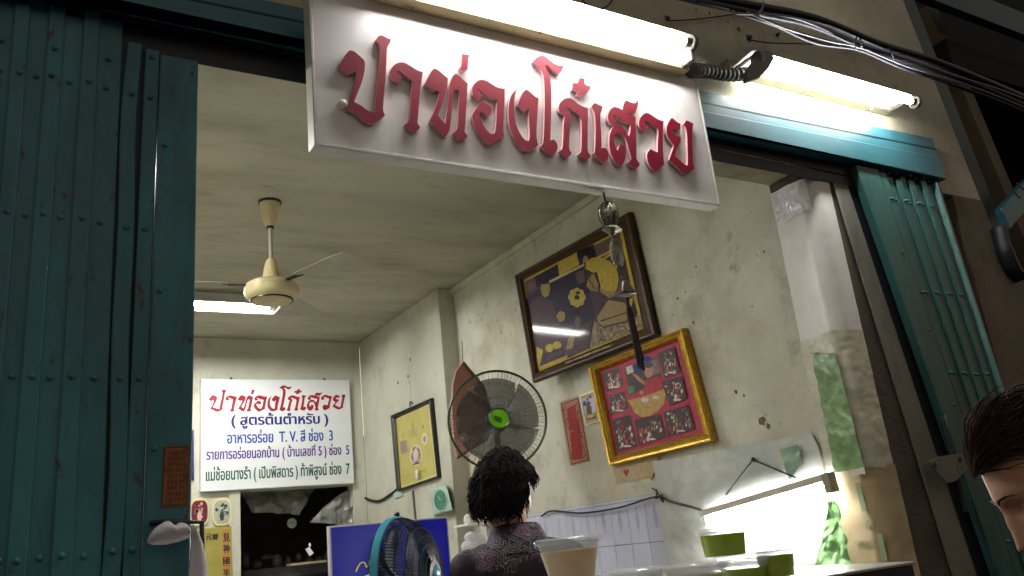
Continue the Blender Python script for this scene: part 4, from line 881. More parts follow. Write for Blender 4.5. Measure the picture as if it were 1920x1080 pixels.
obj('hook',MB().tube([hk+Vector((0,.03,-.02)),hk+Vector((-.006,.012,.015)),hk+Vector((-.006,-.012,.016)),hk+Vector((0,-.03,-.005))],.006),'black_frame',ct)
# -- mint clock
q=wq([(805,918),(837,909),(849,957),(812,967)],XP-.055); q2=wq([(805,918),(837,909),(849,957),(812,967)],XP-.004)
ck=thing('wall_clock','mint rectangular clock with an oval green face below the certificate','clock',sum(q,Vector())/4)
obj('case',MB().hexa([q2[3],q2[2],q[2],q[3]],[q2[0],q2[1],q[1],q[0]]),'clock_mint',ck,bev=.008)
c=wq([(826,938)],XP-.056)[0]; e1=wq([(838,941)],XP-.056)[0]-c; e2=wq([(822,918)],XP-.056)[0]-c
ev=lambda k,s_:c+Vector((0,abs(e1.y)*s_*math.cos(k),.95*abs(e2.z)*s_*math.sin(k)))
mb=MB().tube([ev(2*math.pi*k/28,1.05) for k in range(29)],.007,8); obj('bezel',mb,'clock_mint',ck)
obj('face',MB().plate([ev(2*math.pi*k/28,1.0) for k in range(28)],(-.002,0,0)),'clock_face',ck)
mb=MB().tube([c+Vector((-.004,0,0)),c+Vector((-.004,.03,.035))],.003,5); mb.tube([c+Vector((-.004,0,0)),c+Vector((-.004,-.035,.01))],.003,5); obj('hands',mb,'clock_mint',ck)
# -- cables / trunking on the pilaster
mb=MB().tube(bez([P(662,912,'x',XP-.012),P(680,931,'x',XP-.012),P(707,940,'x',XP-.012),P(728,930,'x',XP-.012),P(744,918,'x',XP-.012)],8),.012,8)
tag(obj('cord',mb,'black'),'black cord sagging from the board to the yellow certificate','cord')
mb=MB().tube([P(774,920,'x',XP-.008),P(779,975,'x',XP-.008),P(783,1010,'x',XP-.008)],.011,8); tag(obj('wire_cover',mb,'socket'),'thin dark vertical cord between certificate and blue screen','cord')
mb=MB()
for pl in ([(738,922),(752,918),(757,930),(742,935)],): mb.plate(wq(pl,XP-.002),(-.012,0,0))
tag(obj('junction_box',mb,'clock_mint',bev=.003),'small pale junction box under the certificate corner','box')
for a,c in ((769,674),(746,718),(768,717),(765,706)): obj('nail_hole',MB().ell(P(a,c,'x',XP-.001),.004,.011,.017,10),'pewter_dark',pp_)
mb=MB().tube([P(767,650,'x',XP-.003),P(769,735,'x',XP-.003),P(771,757,'x',XP-.003)],.0035,6); tag(obj('hanging_string',mb,'white_metal'),'pale string holding up the certificate','string')
# chipped plaster spots on the side wall
M['exposed_plaster']=mat('exposed_plaster',(.16,.12,.075),.9,.4,60)
for a,c,r in ((1380,735,.018),(1428,790,.034),(1410,575,.007),(1300,605,.012),(1270,560,.012),(1305,500,.010),(1262,590,.008),(1120,470,.005),(1420,480,.006),(1432,472,.009),(1060,420,.004),(1395,742,.012),(1440,800,.02),(1380,480,.006),(1295,520,.006),(1285,548,.007)):
    p=P(a,c,'x',XR-.0005)
    obj('chip',MB().plate([p+Vector((0,r*math.cos(k*.52)*(.55+.9*abs(nz((a,k*.9,3)))),r*math.sin(k*.52)*(.5+.9*abs(nz((c,k*.8,5)))))) for k in range(12)],(-.001,0,0)),'exposed_plaster',pw_)
# ------------------------------------------------------------------ tiles, plastic sheet and wall lamp
tt=thing('tile_patch','panel of white blue wall tiles low on the side wall','tiles',P(1130,1000,'x',XR))
ty0,ty1=P(1243,925,'x',XR).y,P(1030,957,'x',XR).y; tzt=(P(1235,925,'x',XR).z+P(1035,957,'x',XR).z)/2
obj('grout',MB().box(XR-.004,XR-.0005,ty0,ty1+.3,.03,tzt),'grout',tt)
tw=P(1112,945,'x',XR).y-P(1175,935,'x',XR).y
mbt=MB(); mbm=MB(); row=[(tzt-.001,P(1245,940,'x',XR).z+.0),]
zrow=[tzt, P(1200,937,'x',XR).z, P(1240,1015,'x',XR).z]
hh=zrow[1]-zrow[2]
while zrow[-1]>.1: zrow.append(zrow[-1]-hh)
ncol=9; cw=(ty1+.3-ty0)/ncol
for r in range(len(zrow)-1):
    for k in range(ncol):
        a=ty0+k*cw+.0015+(0 if k else .0); mbt.box(XR-.0085,XR-.0041,a,ty0+(k+1)*cw-.0015,zrow[r+1]+.0015,zrow[r]-.0015)
        if r==1: mbm.plate([Vector((XR-.0086,a+cw*.5+.018*math.cos(t*.7)*(1+.3*math.sin(3*t)),(zrow[r]+zrow[r+1])/2+.02+.07*math.sin(t*.7))) for t in range(9)],(-.0004,0,0))
obj('tiles',mbt,'tile',tt,bev=.001); obj('motif',mbm,'tile_motif',tt,smooth=False)
q=[P(1226,866,'x',XR-.012),P(1520,812,'x',XR-.012),P(1640,1090,'x',XR-.012),P(1262,1120,'x',XR-.012)]
def fn(u,v):
    p=lerp4(q,u,v); d=.010*abs(nz((p.y*7,p.z*7,1)))+.006*abs(nz((p.y*18,p.z*22,4)))+.007*nz((p.y*3,p.z*3,9))
    return Vector((XR-.012-d, max(p.y,YJ+.01)+.012*nz((p.z*9,u*4,2)), p.z+.012*nz((p.y*8,2,v*4))))
tag(obj('plastic_sheet',MB().sheet(fn,60,44),'plastic_sheet',angle=180),'crinkled milky plastic sheet on the wall behind the wall lamp','plastic sheet')
tag(obj('green_patch',strip_sheet([(1462,842),(1496,834),(1502,866),(1482,905)],XR-.03,.006,3),mat('pale_green_film',(.20,.32,.24),.3,.25,14),angle=180),'small pale green film scrap above the wall lamp','plastic scrap')
tag(obj('green_patch',strip_sheet([(1556,930),(1570,938),(1602,1062),(1530,1066)],XR-.045,.016,6),mat('green_carrier_film',(.22,.42,.17),.3,.25,14,bump=.5,bscale=25),angle=180),'crumpled green carrier bag under the right end of the wall lamp','plastic bag')
wl0,wl1=P(1322,962,'x',XR-.07),P(1556,893,'x',XR-.07)
wl=thing('wall_lamp','lit tube lamp hung by cords on the side wall over the counter','lamp',(wl0+wl1)/2)
d=(wl1-wl0).normalized(); up=Vector((0,0,1)); up=(up-d*up.dot(d)).normalized(); side=Vector((1,0,0))
def bar(p0,p1,w,h,off=Vector()):
    return [p0+off+side*w-up*h,p0+off-side*w-up*h,p0+off-side*w+up*h,p0+off+side*w+up*h],[p1+off+side*w-up*h,p1+off-side*w-up*h,p1+off-side*w+up*h,p1+off+side*w+up*h]
obj('batten',MB().hexa(*bar(wl0-d*.02,wl1,.022,.016)),mat('dusty_white_batten',(.5,.47,.40),.5,.12,12),wl,bev=.003)
obj('tube',MB().tube([wl0+d*.03-up*.042,wl1-d*.03-up*.042],.014,14),'tube_wall',wl)
obj('end_bracket',MB().hexa(*bar(wl1-d*.03,wl1+d*.012,.026,.042,-up*.026)),'batten_olive',wl,bev=.005)
obj('end_bracket',MB().hexa(*bar(wl0-d*.015,wl0+d*.008,.016,.026,-up*.03)),'white_metal',wl,bev=.005)
nail=P(1412,862,'x',XR-.03)
obj('hanging_cord',MB().tube([P(1361,928,'x',XR-.07),nail,P(1492,896,'x',XR-.07)],.0045,6),'black',wl)
obj('nail',MB().ell(nail,.012,.010,.012,10),'pewter_dark',wl)
obj('power_cord',MB().tube(bez([P(1015,968,'x',XR-.03),P(1035,958,'x',XR-.03),P(1090,962,'x',XR-.04),P(1160,952,'x',XR-.04),P(1228,932,'x',XR-.03),P(1258,941,'x',XR-.03),P(1296,950,'x',XR-.04),P(1320,958,'x',XR-.06)],8),.006,7),'black',wl)
obj('knot',MB().tube(bez([P(1222,915,'x',XR-.03),P(1232,922,'x',XR-.04),P(1229,935,'x',XR-.03),P(1240,928,'x',XR-.04),P(1243,942,'x',XR-.03),P(1230,918,'x',XR-.03)],6),.004,6),'black',wl)
# ------------------------------------------------------------------ blue screen
YT=5.45
q=[P(620,990,'y',YT),P(836,970,'y',YT),P(862,1110,'y',YT),P(626,1135,'y',YT)]
tx0,tx1=q[0].x,q[1].x; tz=(q[0].z+q[1].z)/2
tv=thing('blue_screen','lit blue screen with a bit of yellow writing behind the blue fan','screen',((tx0+tx1)/2,YT,tz-.5))
obj('casing',MB().box(tx0-.012,tx1+.012,YT,YT+.05,tz-.50,tz+.008),'bezel',tv,bev=.004)
obj('display',MB().box(tx0,tx1,YT-.004,YT-.0005,tz-.49,tz-.002),'screen_blue',tv)
mb=MB(); p=P(667,1072,'y',YT-.006)
mb.tube(bez([p,p+Vector((.03,0,.045)),p+Vector((.06,0,.05)),p+Vector((.075,0,.02)),p+Vector((.10,0,.06))],5),.010,6,flat=.3)
mb.tube([p+Vector((.07,0,-.03)),p+Vector((.10,0,-.02)),p+Vector((.13,0,-.05))],.008,6,flat=.3)
obj('writing',mb,'yellow_ink',tv)
obj('stand',MB().box((tx0+tx1)/2-.2,(tx0+tx1)/2+.2,YT-.05,YT+.15,.03,tz-.502),'fan_grey',tv,bev=.01)
# ------------------------------------------------------------------ fans
def guard(cen,ax,R,depth,n,wire_r,m_wire,front=True,rings=(.25,.5,.78)):
    """half guard: radial wires from hub ring to rim, bulging along ax"""
    ax=Vector(ax).normalized(); u=ax.orthogonal().normalized(); w=ax.cross(u); mb=MB()
    prof=lambda t: depth*math.sqrt(max(0,1-t**2.6))
    for k in range(n):
        a=2*math.pi*k/n; e=u*math.cos(a)+w*math.sin(a)
        mb.tube([cen+e*R*t+ax*prof(t) for t in (.2,.4,.6,.78,.9,.97,1.0)],wire_r,4,caps=False)
    for t in rings: mb.tube([cen+(u*math.cos(a)+w*math.sin(a))*R*t+ax*prof(t) for a in [2*math.pi*k/40 for k in range(41)]],wire_r*1.3,5,caps=False)
    return mb
def blades(cen,ax,R,n,twist=.35,chord=.85):
    ax=Vector(ax).normalized(); u=ax.orthogonal().normalized(); w=ax.cross(u); out=[]
    for k in range(n):
        def fn(a,t,k=k):
            r=R*(.16+.70*t); ang=2*math.pi*k/n+(a-.5)*chord*(1.1-.25*t)*2*math.pi/n*1.3+.25*t
            e=u*math.cos(ang)+w*math.sin(ang); return cen+e*r+ax*((a-.5)*twist*R*(.5+.3*(1-t)))
        out.append(MB().sheet(fn,8,8))
    return out
# black floor fan
bc=P(933,787,'y',3.9); RB=abs(P(1012,787,'y',3.9).x-P(852,787,'y',3.9).x)/2*1.0
ax=(CAMP-bc); ax.z*=.5; ax=(ax.normalized()+Vector((.12,0,.02))).normalized()
fa=thing('floor_fan','black pedestal fan with a lime green hub behind the woman','fan',(bc.x,bc.y,.03))
obj('front_guard',guard(bc,ax,RB,.07,84,.0009,'fan_wire'),'fan_wire',fa)
obj('back_guard',guard(bc,-ax,RB,.09,60,.0009,'fan_wire'),'fan_wire',fa)
u_=ax.orthogonal().normalized(); w_=ax.cross(u_)
obj('rim',MB().tube([bc+(u_*math.cos(a)+w_*math.sin(a))*RB for a in [2*math.pi*k/64 for k in range(65)]],.0065,8,caps=False),mat('dark_green_rim',(.03,.06,.03),.35,.1),fa)
for mb in blades(bc-ax*.01,ax,RB,5): obj('blade',mb,'blade_smoke',fa,solid=.002)
hb_=obj('hub',MB().lathe([(.050,.064),(.050,.074),(.046,.080),(.03,.084),(0,.085)],bc,ax,32),'fan_green',fa)
obj('hub_ring',MB().lathe([(.056,.060),(.056,.072),(.0505,.076),(.0505,.060)],bc,ax,32),'fan_grey',fa)
fup=Vector((0,0,1)); fup=(fup-ax*fup.dot(ax)).normalized(); frt=fup.cross(ax)
mb=MB()
for k in range(4):
    o0=bc+ax*.0862+frt*(-.024)+fup*(.012-.004*k); mb.tube(bez([o0,o0+frt*.012+fup*(-.006-.005*k)*.6,o0+frt*(.034+.004*(2-abs(k-1)))+fup*(-.012-.005*k)],4),[.0034]*5+[.0028]*3+[.0015],6)
obj('hub_mark',mb,'fan_green_dark',fa)
obj('motor',MB().lathe([(.055,-.07),(.062,-.09),(.062,-.16),(.04,-.20),(0,-.205)],bc,ax,24),'fan_grey',fa)
nb=bc-ax*.12
obj('pole',MB().tube([nb+Vector((0,0,-.03)),(nb.x,nb.y,.06)],.016,14),'fan_grey',fa)
obj('base',MB().lathe([(.20,.03),(.20,.045),(.16,.06),(.04,.085),(.03,.10)],(nb.x,nb.y,0),(0,0,1),40),'fan_grey',fa)
# blue fan seen from the side, its dished front grille towards the right
ta=P(752,1086,'y',2.62)
RT=abs(P(752,968,'y',2.62).z-ta.z)
vd=(ta-CAMP); vd.z=0; vd.normalize(); rt=Vector((vd.y,-vd.x,0))
axf=(vd*.42-rt*.90).normalized(); axf=Vector((axf.x,axf.y,-.02)).normalized()   # faces away to the left
fb=thing('table_fan','dark blue fan with a sky blue rim in front of the blue screen','fan',(ta.x,ta.y,.03))
u_=axf.orthogonal().normalized(); w_=axf.cross(u_)
ringp=lambda r,h,n=64:[ta+axf*h+(u_*math.cos(a)+w_*math.sin(a))*r for a in [2*math.pi*k/n for k in range(n+1)]]
mb=MB(); n=64; A=[ringp(RT,.012),ringp(RT,-.012),ringp(RT-.006,-.014),ringp(RT-.006,.014)]
v=[p for r in A for p in r]; f=[]
for i in range(4):
    j=(i+1)%4
    for k in range(n): f.append((i*(n+1)+k,i*(n+1)+k+1,j*(n+1)+k+1,j*(n+1)+k))
mb.add(v,f); obj('rim',mb,'fan_teal',fb,angle=60)
obj('back_guard',guard(ta,-axf,RT-.003,.115,110,.0014,'fan_navy',rings=(.22,.34,.5,.64,.78,.9)),'fan_navy',fb)
obj('front_guard',guard(ta,axf,RT-.003,.06,96,.0011,'fan_navy'),'fan_navy',fb)
for mb in blades(ta,axf,RT,4,chord=1.0): obj('blade',mb,mat('navy_blade',(.02,.025,.07),.35,.1,alpha=.75),fb,solid=.002)
obj('motor',MB().lathe([(.035,.05),(.045,.07),(.045,.12),(.03,.15),(.01,.16),(0,.161)],ta-Vector((0,0,.02)),axf,28),'fan_navy',fb)
obj('hub_ring',MB().lathe([(.045,-.108),(.045,-.118),(.030,-.121),(.030,-.108)],ta,axf,28),'fan_grey',fb)
obj('hub',MB().lathe([(.029,-.110),(.028,-.123),(.015,-.128),(0,-.129)],ta,axf,24),'fan_teal',fb)
obj('clip',MB().ell(ta+Vector((0,0,RT+.006)),.010,.010,.008,10),'fan_navy',fb)
nb=ta+axf*.10-Vector((0,0,.06))
obj('pole',MB().tube([nb+Vector((0,0,-.02)),(nb.x,nb.y,.06)],.016,12),'fan_navy',fb)
obj('base',MB().lathe([(.18,.03),(.18,.05),(.12,.07),(.03,.10)],(nb.x,nb.y,0),(0,0,1),36),'fan_navy',fb)
# pink board behind the black fan
YK=5.0
pk=thing('pink_board','faded pink pointed board hung behind the black fan','board',P(875,770,'y',YK))
obj('panel',MB().plate([P(a,c,'y',YK) for a,c in ((866,682),(872,684),(908,728),(925,790),(915,822),(858,858),(853,838),(848,780),(849,722),(855,697))],(0,.02,0)),'pink',pk,bev=.003)
mb=MB().tube([P(868,680,'y',YK-.006),P(905,724,'y',YK-.006),P(926,790,'y',YK-.006)],[.012,.012,.010],8); mb.tube([P(926,790,'y',YK-.006),P(913,823,'y',YK-.006),P(857,859,'y',YK-.006)],.008,6); obj('edging',mb,'rust',pk)
mb=MB().plate([P(a,c,'y',YK-.001) for a,c in ((867,818),(877,812),(878,824),(869,830))],(0,-.003,0)); obj('label',mb,'white_metal',pk)
obj('string',MB().tube([P(868,680,'y',YK+.01),P(866,640,'y',YK+.3)],.003,5),'rust',pk)
# little shelf with white tubs near the pilaster
sh0=P(863,984,'y',5.0); sh1=P(905,980,'y',5.0)
ws=thing('wall_shelf','small white shelf behind the woman by the pilaster','shelf',sh0)
obj('board',MB().box(sh0.x,sh1.x+.12,4.9,5.1,sh0.z-.015,sh0.z),'white_metal',ws,bev=.003)
obj('support',MB().box(sh1.x+.05,sh1.x+.08,4.95,5.05,.03,sh0.z-.016),'white_metal',ws)
tag(obj('plastic_tub',MB().lathe([(.030,0),(.038,.02),(.032,.05),(.02,.06),(0,.062)],P(878,983,'y',5.0)+Vector((.01,0,.001)),(0,0,1),20),'white_metal'),'small white tub on the shelf behind the woman','tub')
sb=P(884,1008,'y',4.7)
tag(obj('white_bundle',MB().ell(sb,.045,.04,.035,16).ell(sb+Vector((.04,0,-.02)),.05,.04,.04,14).ell(sb+Vector((-.01,0,-.05)),.06,.05,.04,14).box(sb.x-.05,sb.x+.07,sb.y-.03,sb.y+.03,.03,sb.z-.05),'cloth'),'white wrapped bundle behind the collar of the woman','bundle')
# ------------------------------------------------------------------ hanging ornament
YH=2.23
oc=lambda px,py:P(px,py,'y',YH)
hx=P(1140,400,'y',YH).x
oz=lambda py:P(1140+.22*(py-400),py,'y',YH)
hn=thing('hanging_ornament','pewter hanging ornament with an oval pendant, bell and dark tassel under the sign','ornament',(oz(370).x,YH,oz(370).z))
def chain(a,c_): 
    A=oz(a); B=oz(c_); return MB().tube([A,B],.004,6)
obj('cord',chain(352,380),'pewter_dark',hn)
mb=MB(); c=oz(402); mb.ell(c,.034,.034,.046,22); 
for k in range(10):
    a=k*.628
    mb.tube([c+Vector((.0355*math.cos(a)*math.cos(b_),.0355*math.sin(a)*math.cos(b_),.047*math.sin(b_))) for b_ in [-1.3+.26*i for i in range(11)]],.0035,5)
obj('lantern',mb,'pewter',hn,angle=60)
mb=MB()
for k in range(60):
    a=random.uniform(0,6.28); b_=random.uniform(-1.1,1.1); mb.ell(c+Vector((.034*math.cos(a)*math.cos(b_),.034*math.sin(a)*math.cos(b_),.046*math.sin(b_))),.005,.005,.005,6)
obj('openwork',mb,'pewter_dark',hn)
c=oz(433); mb=MB().lathe([(.012,.022),(.030,.012),(.036,.004),(.020,-.004),(.008,-.018)],c,(0.15,-.1,1),18); obj('cap',mb,'pewter',hn)
obj('link',chain(438,450),'pewter_dark',hn)
c=oz(474); mb=MB()
for s_,rr in ((1.0,.007),(.72,.004)):
    mb.tube([c+Vector((.021*s_*math.cos(a),.006*math.sin(a)*0,.046*s_*math.sin(a))) for a in [2*math.pi*k/28 for k in range(29)]],rr,8)
mb.ell(c,.009,.006,.022,10)
for k in range(14): a=k*.449; mb.ell(c+Vector((.026*math.cos(a),0,.052*math.sin(a))),.005,.006,.006,8)
obj('oval_pendant',mb,'pewter',hn)
obj('link',chain(500,520),'pewter_dark',hn)
c=oz(540); mb=MB().hexa([c+Vector(v) for v in ((-.036,-.03,-.026),(.036,-.03,-.026),(.036,.03,-.026),(-.036,.03,-.026))],[c+Vector(v) for v in ((-.012,-.010,.026),(.012,-.010,.026),(.012,.010,.026),(-.012,.010,.026))])
obj('bell',mb,'bell',hn,bev=.006)
mb=MB()
for i,y_ in enumerate((561,567,573)): mb.ell(oz(y_),.008,.008,.008,10)
obj('beads',mb,'pewter_dark',hn)
mb=MB(); A=oz(578); B=oz(682)
for k in range(34):
    a=random.uniform(0,6.28); r=random.uniform(0,.011); e=Vector((math.cos(a),math.sin(a),0))*r
    mb.tube([A+e*.6,A.lerp(B,.1)+e,A.lerp(B,.6)+e*1.1,B+e*1.2+Vector((0,0,random.uniform(-.03,.03)))],.0034,5)
obj('tassel',mb,'tassel',hn)
# ------------------------------------------------------------------ counter and cups
YC0=1.15
cc=P(1715,1052,'y',YC0); ZT=cc.z
ct_=thing('stall_counter','dark stall counter with a bright worn steel top','counter',(.85,1.6,0))
obj('top',MB().box(.15,cc.x,YC0,2.02,ZT-.006,ZT),'counter_top',ct_,bev=.0015)
obj('front_panel',MB().box(.16,cc.x-.004,YC0+.004,YC0+.03,.08,ZT-.007),'counter_dark',ct_)
obj('side_panel',MB().box(cc.x-.03,cc.x-.005,YC0+.031,2.0,.08,ZT-.007),'counter_dark',ct_)
obj('side_panel',MB().box(.16,.185,YC0+.031,2.0,.08,ZT-.007),'counter_dark',ct_)
obj('back_panel',MB().box(.186,cc.x-.031,1.98,2.0,.08,ZT-.007),'counter_dark',ct_)
for xx_ in (.2,cc.x-.06):
    for yy_ in (YC0+.06,1.94): obj('leg',MB().box(xx_-.02,xx_+.02,yy_-.02,yy_+.02,0,.079),'steel_grey',ct_)
def cup(px,y,z0,r0,r1,h,drink,fill,label,lid=True):
    c=P(px,1040,'y',y); c=Vector((c.x,y,z0))
    t=thing('drink_cup',label,'cup',c,'cups of drink on the counter')
    w=.0014
    hf=h*fill; rf=r0+(r1-r0)*fill
    obj('shell',MB().lathe([(rf,hf+.0006),(r1,h),(r1+.004,h),(r1+.004,h+.003),(r1-w,h+.003),(rf-w,hf+.0008)],c,(0,0,1),40),'clear_plastic',t)
    obj('drink',MB().lathe([(r0,0),(rf,hf-.001),(rf-.003,hf),(0,hf+.0003)],c,(0,0,1),40),drink,t)
    if lid: obj('lid',MB().lathe([(r1+.005,h-.002),(r1+.0065,h+.001),(r1+.0065,h+.006),(r1+.001,h+.009),(r1-.006,h+.006),(0,h+.0055),(0,h+.0045),(r1-.007,h+.005),(r1,h+.004)],c,(0,0,1),40),'clear_plastic',t)
    return c
ch=.037
z1_=ZT+.002; z2_=z1_+ch+.0095
cup(1186,1.34,z1_,.042,.053,ch,'tan_drink',.80,'tan drink cup in the lower layer, right of the tall tan stack')
cup(1068,1.26,z1_,.042,.053,ch,'tan_drink',.82,'tan drink cup at the bottom of the left stack')
cup(1068,1.26,z2_,.038,.053,.058,'tan_drink',.80,'tan drink cup standing on another, nearest the woman')
cup(1300,1.25,z1_,.046,.058,ch,'lime_drink',.66,'lime green drink cup with a wide clear lid in the front of the green cups')
cup(1392,1.30,z1_,.042,.054,ch,'green_drink',.6,'dark green drink cup under the topmost green cup')
cup(1360,1.36,z2_,.041,.046,.046,'green_drink',.92,'topmost green drink cup, standing on the clear lids')
cup(1452,1.26,z1_,.031,.036,.046,'green_drink',.88,'narrow olive green drink cup at the right end of the cups')
# ------------------------------------------------------------------ people
def remesh(mb,vox,smooth=4):
    me=bpy.data.meshes.new('tmp'); me.from_pydata([tuple(p) for p in mb.v],[],mb.f)
    bm=bmesh.new(); bm.from_mesh(me); bmesh.ops.recalc_face_normals(bm,faces=bm.faces); bm.to_mesh(me); bm.free()
    o=bpy.data.objects.new('tmp',me); COL.objects.link(o)
    r=o.modifiers.new('r','REMESH'); r.mode='VOXEL'; r.voxel_size=vox
    s_=o.modifiers.new('s','SMOOTH'); s_.iterations=smooth; s_.factor=.5
    dg=bpy.context.evaluated_depsgraph_get(); m2=bpy.data.meshes.new_from_object(o.evaluated_get(dg))
    out=MB(); out.add([v.co.copy() for v in m2.vertices],[list(p.vertices) for p in m2.polygons])
    bpy.data.objects.remove(o); bpy.data.meshes.remove(me); bpy.data.meshes.remove(m2); return out
def g2(x,s_): return math.exp(-(x/s_)**2)
def head_mesh(c,fwd,upv,k=1.0):
    """head with brow, nose, lips and chin; c = point between the ears at eye height"""
    f_=Vector(fwd).normalized(); u_=Vector(upv); u_=(u_-f_*u_.dot(f_)).normalized(); r_=f_.cross(u_)
    def loc(x,y,z): return c+(r_*x+f_*y+u_*z)*k
    mb=MB(); NU,NV=72,60; v=[]
    for j in range(NV+1):
        ph=-math.pi/2+math.pi*j/NV
        for i in range(NU):
            t=2*math.pi*i/NU
            x=.074*math.cos(ph)*math.sin(t); y=.096*math.cos(ph)*math.cos(t)-.008; z=.116*math.sin(ph)
            if z<-.02: x*=1-.30*min(1,(-.02-z)/.09)
            if y>0:
                w=min(1,y/.03)
                if z<-.02: y+=w*.012*min(1,(-.02-z)/.05)
                y+=w*(.0045*g2(z-.030,.012)*g2(x,.045)-.011*(g2(x-.031,.015)+g2(x+.031,.015))*g2(z-.006,.013))
                nzv=0
                if -.050<z<.022: nzv=.036*((.022-z)/.058) if z>-.036 else .036*max(0,(z+.050)/.014)
                y+=w*nzv*g2(x,.010+.006*max(0,min(1,(-.005-z)/.03)))
                y+=w*(.008*(g2(z+.060,.0055)+1.0*g2(z+.072,.006))*g2(x,.020)-.003*g2(z+.066,.003)*g2(x,.022))
                y+=w*.010*g2(z+.098,.013)*g2(x,.022)
                y+=w*.006*(g2(x-.042,.018)+g2(x+.042,.018))*g2(z+.030,.020)
            v.append(loc(x,y,z))
    fc_=[]
    for j in range(NV):
        for i in range(NU): fc_.append((j*NU+i,j*NU+(i+1)%NU,(j+1)*NU+(i+1)%NU,(j+1)*NU+i))
    mb.add(v,fc_)
    for s_ in (-1,1):   # ears
        mb.tube([loc(s_*.073,-.008,.020),loc(s_*.082,-.016,.024),loc(s_*.084,-.022,.008),loc(s_*.080,-.016,-.014),loc(s_*.073,-.004,-.024)],[.006,.007,.008,.008,.006],8)
        mb.ell(loc(s_*.075,-.010,.0),.007,.016,.022,10)
    return mb,loc
def hand(mb,w,d,palm,s_):
    """five unequal fingers, slightly curled; w wrist, d direction, palm = palm normal"""
    d=Vector(d).normalized(); palm=Vector(palm); palm=(palm-d*palm.dot(d)).normalized(); l=d.cross(palm)*s_
    rings=[]
    for t,a,h in ((0,.024,.018),(.03,.032,.016),(.06,.040,.014),(.085,.041,.012)):
        rings.append([w+d*t+l*a*math.cos(q)+palm*h*math.sin(q) for q in [2*math.pi*k/12 for k in range(12)]])
    mb.loft(rings)
    for k,(x,L_) in enumerate(((-.029,.058),(-.010,.072),(.010,.078),(.029,.070))):
        b0=w+d*.08+l*x; p1=b0+d*L_*.45+palm*.006; p2=p1+(d*.85+palm*.5).normalized()*L_*.32; p3=p2+(d*.6+palm*.8).normalized()*L_*.26
        mb.tube([b0-d*.015,b0,p1,p2,p3],[.0095,.0095,.009,.008,.0065],8)
    b0=w+d*.03+l*.03; p1=b0+(d*.6+l*.7).normalized()*.035; p2=p1+(d*.9+l*.2+palm*.3).normalized()*.03
    mb.tube([b0-l*.01,b0,p1,p2],[.012,.012,.010,.008],8)
def el_ring(c,ax1,ax2,a,b_,n=28): return [c+ax1*a*math.cos(t)+ax2*b_*math.sin(t) for t in [2*math.pi*k/n for k in range(n)]]
def person(label,J,fwd,hfwd,hup,shirt_m,hair_m,vox,trouser_m='trouser'):
    """J: joint positions; torso ellipses follow pelvis-waist-chest-neck"""
    t=thing('person',label,'person',(J['pelvis'].x,J['pelvis'].y,0))
    F_=Vector(fwd).normalized()
    body,loc=head_mesh(J['head'],hfwd,hup)
    Sp=(J['neck']-J['pelvis']).normalized(); Rt=F_.cross(Vector((0,0,1))).normalized(); Fw=Sp.cross(Rt)*-1
    if Fw.dot(F_)<0: Fw=-Fw
    ln=(J['neck']-J['pelvis']).length
    secs=[(-.10,.150,.105),(0,.165,.115),(.18,.150,.105),(.38,.132,.098),(.60,.150,.108),(.78,.165,.105),(.90,.155,.085),(.97,.090,.065),(1.0,.060,.058)]
    def torso(e,top=9): return [el_ring(J['pelvis']+Sp*ln*q+Fw*(.012 if .1<q<.9 else 0),Rt,Fw,a+e,b_+e) for q,a,b_ in secs[:top]]
    body.loft(torso(0))
    chin=loc(0,.0,-.09)
    body.tube([J['neck']-Sp*.03,J['neck'].lerp(loc(0,-.015,-.05),.5),loc(0,-.018,-.045)],[.060,.052,.054],18)
    sh=MB(); sh.loft(torso(.010,8))
    tr=MB(); tr.loft([el_ring(J['pelvis']+Sp*ln*q,Rt,Fw,a+.012,b_+.012) for q,a,b_ in ((-.14,.145,.10),(-.05,.168,.118),(.06,.164,.114),(.14,.155,.108))])
    for s_ in ('L','R'):
        S_,E_,W_=J['sh'+s_],J['el'+s_],J['wr'+s_]
        body.tube([J['neck'].lerp(S_,.45)-Sp*.04,S_,S_.lerp(E_,.3),E_,E_.lerp(W_,.3),W_],[.055,.052,.046,.038,.036,.025],14)
        body.ell(S_,.056,.056,.056,12)
        d=(W_-E_).normalized(); hand(body,W_-d*.005,d,-Rt*(1 if s_=='R' else -1) if abs(d.dot(Rt))<.8 else F_,1 if s_=='R' else -1)
        sh.tube([J['neck'].lerp(S_,.25)-Sp*.03,J['neck'].lerp(S_,.62)-Sp*.012,S_,S_.lerp(E_,.35),S_.lerp(E_,.75)],[.052,.058,.064,.060,.062],18); sh.ell(S_,.064,.064,.062,14)
        Hp,Kn,An=J['hip'+s_],J['kn'+s_],J['an'+s_]
        body.tube([Hp,Hp.lerp(Kn,.4),Kn,Kn.lerp(An,.35),An],[.085,.075,.055,.054,.036],14)
        body.tube([An+Vector((0,0,-.02))-F_*.04,An+Vector((0,0,-.035))+F_*.05,An+Vector((0,0,-.045))+F_*.15],[.036,.036,.026],12,flat=.75)
        tr.tube([Hp+Vector((0,0,.03)),Hp.lerp(Kn,.4),Kn,Kn.lerp(An,.9)],[.100,.090,.072,.062],16)
    body=remesh(body,vox,3)
    obj('body',body,'skin',t,angle=180)
    obj('shirt',remesh(sh,.008,5),shirt_m,t,angle=180); obj('trousers',remesh(tr,.010,5),trouser_m,t,angle=180)
    for s_ in ('L','R'):
        An=J['an'+s_]; b_=MB().loft([el_ring(Vector((An.x,An.y,z))+F_*.045,F_,Rt,.125,.045) for z in (.002,.018)]); obj('sandal',b_,'shoe',t)
    return t,loc,Sp,Rt,Fw
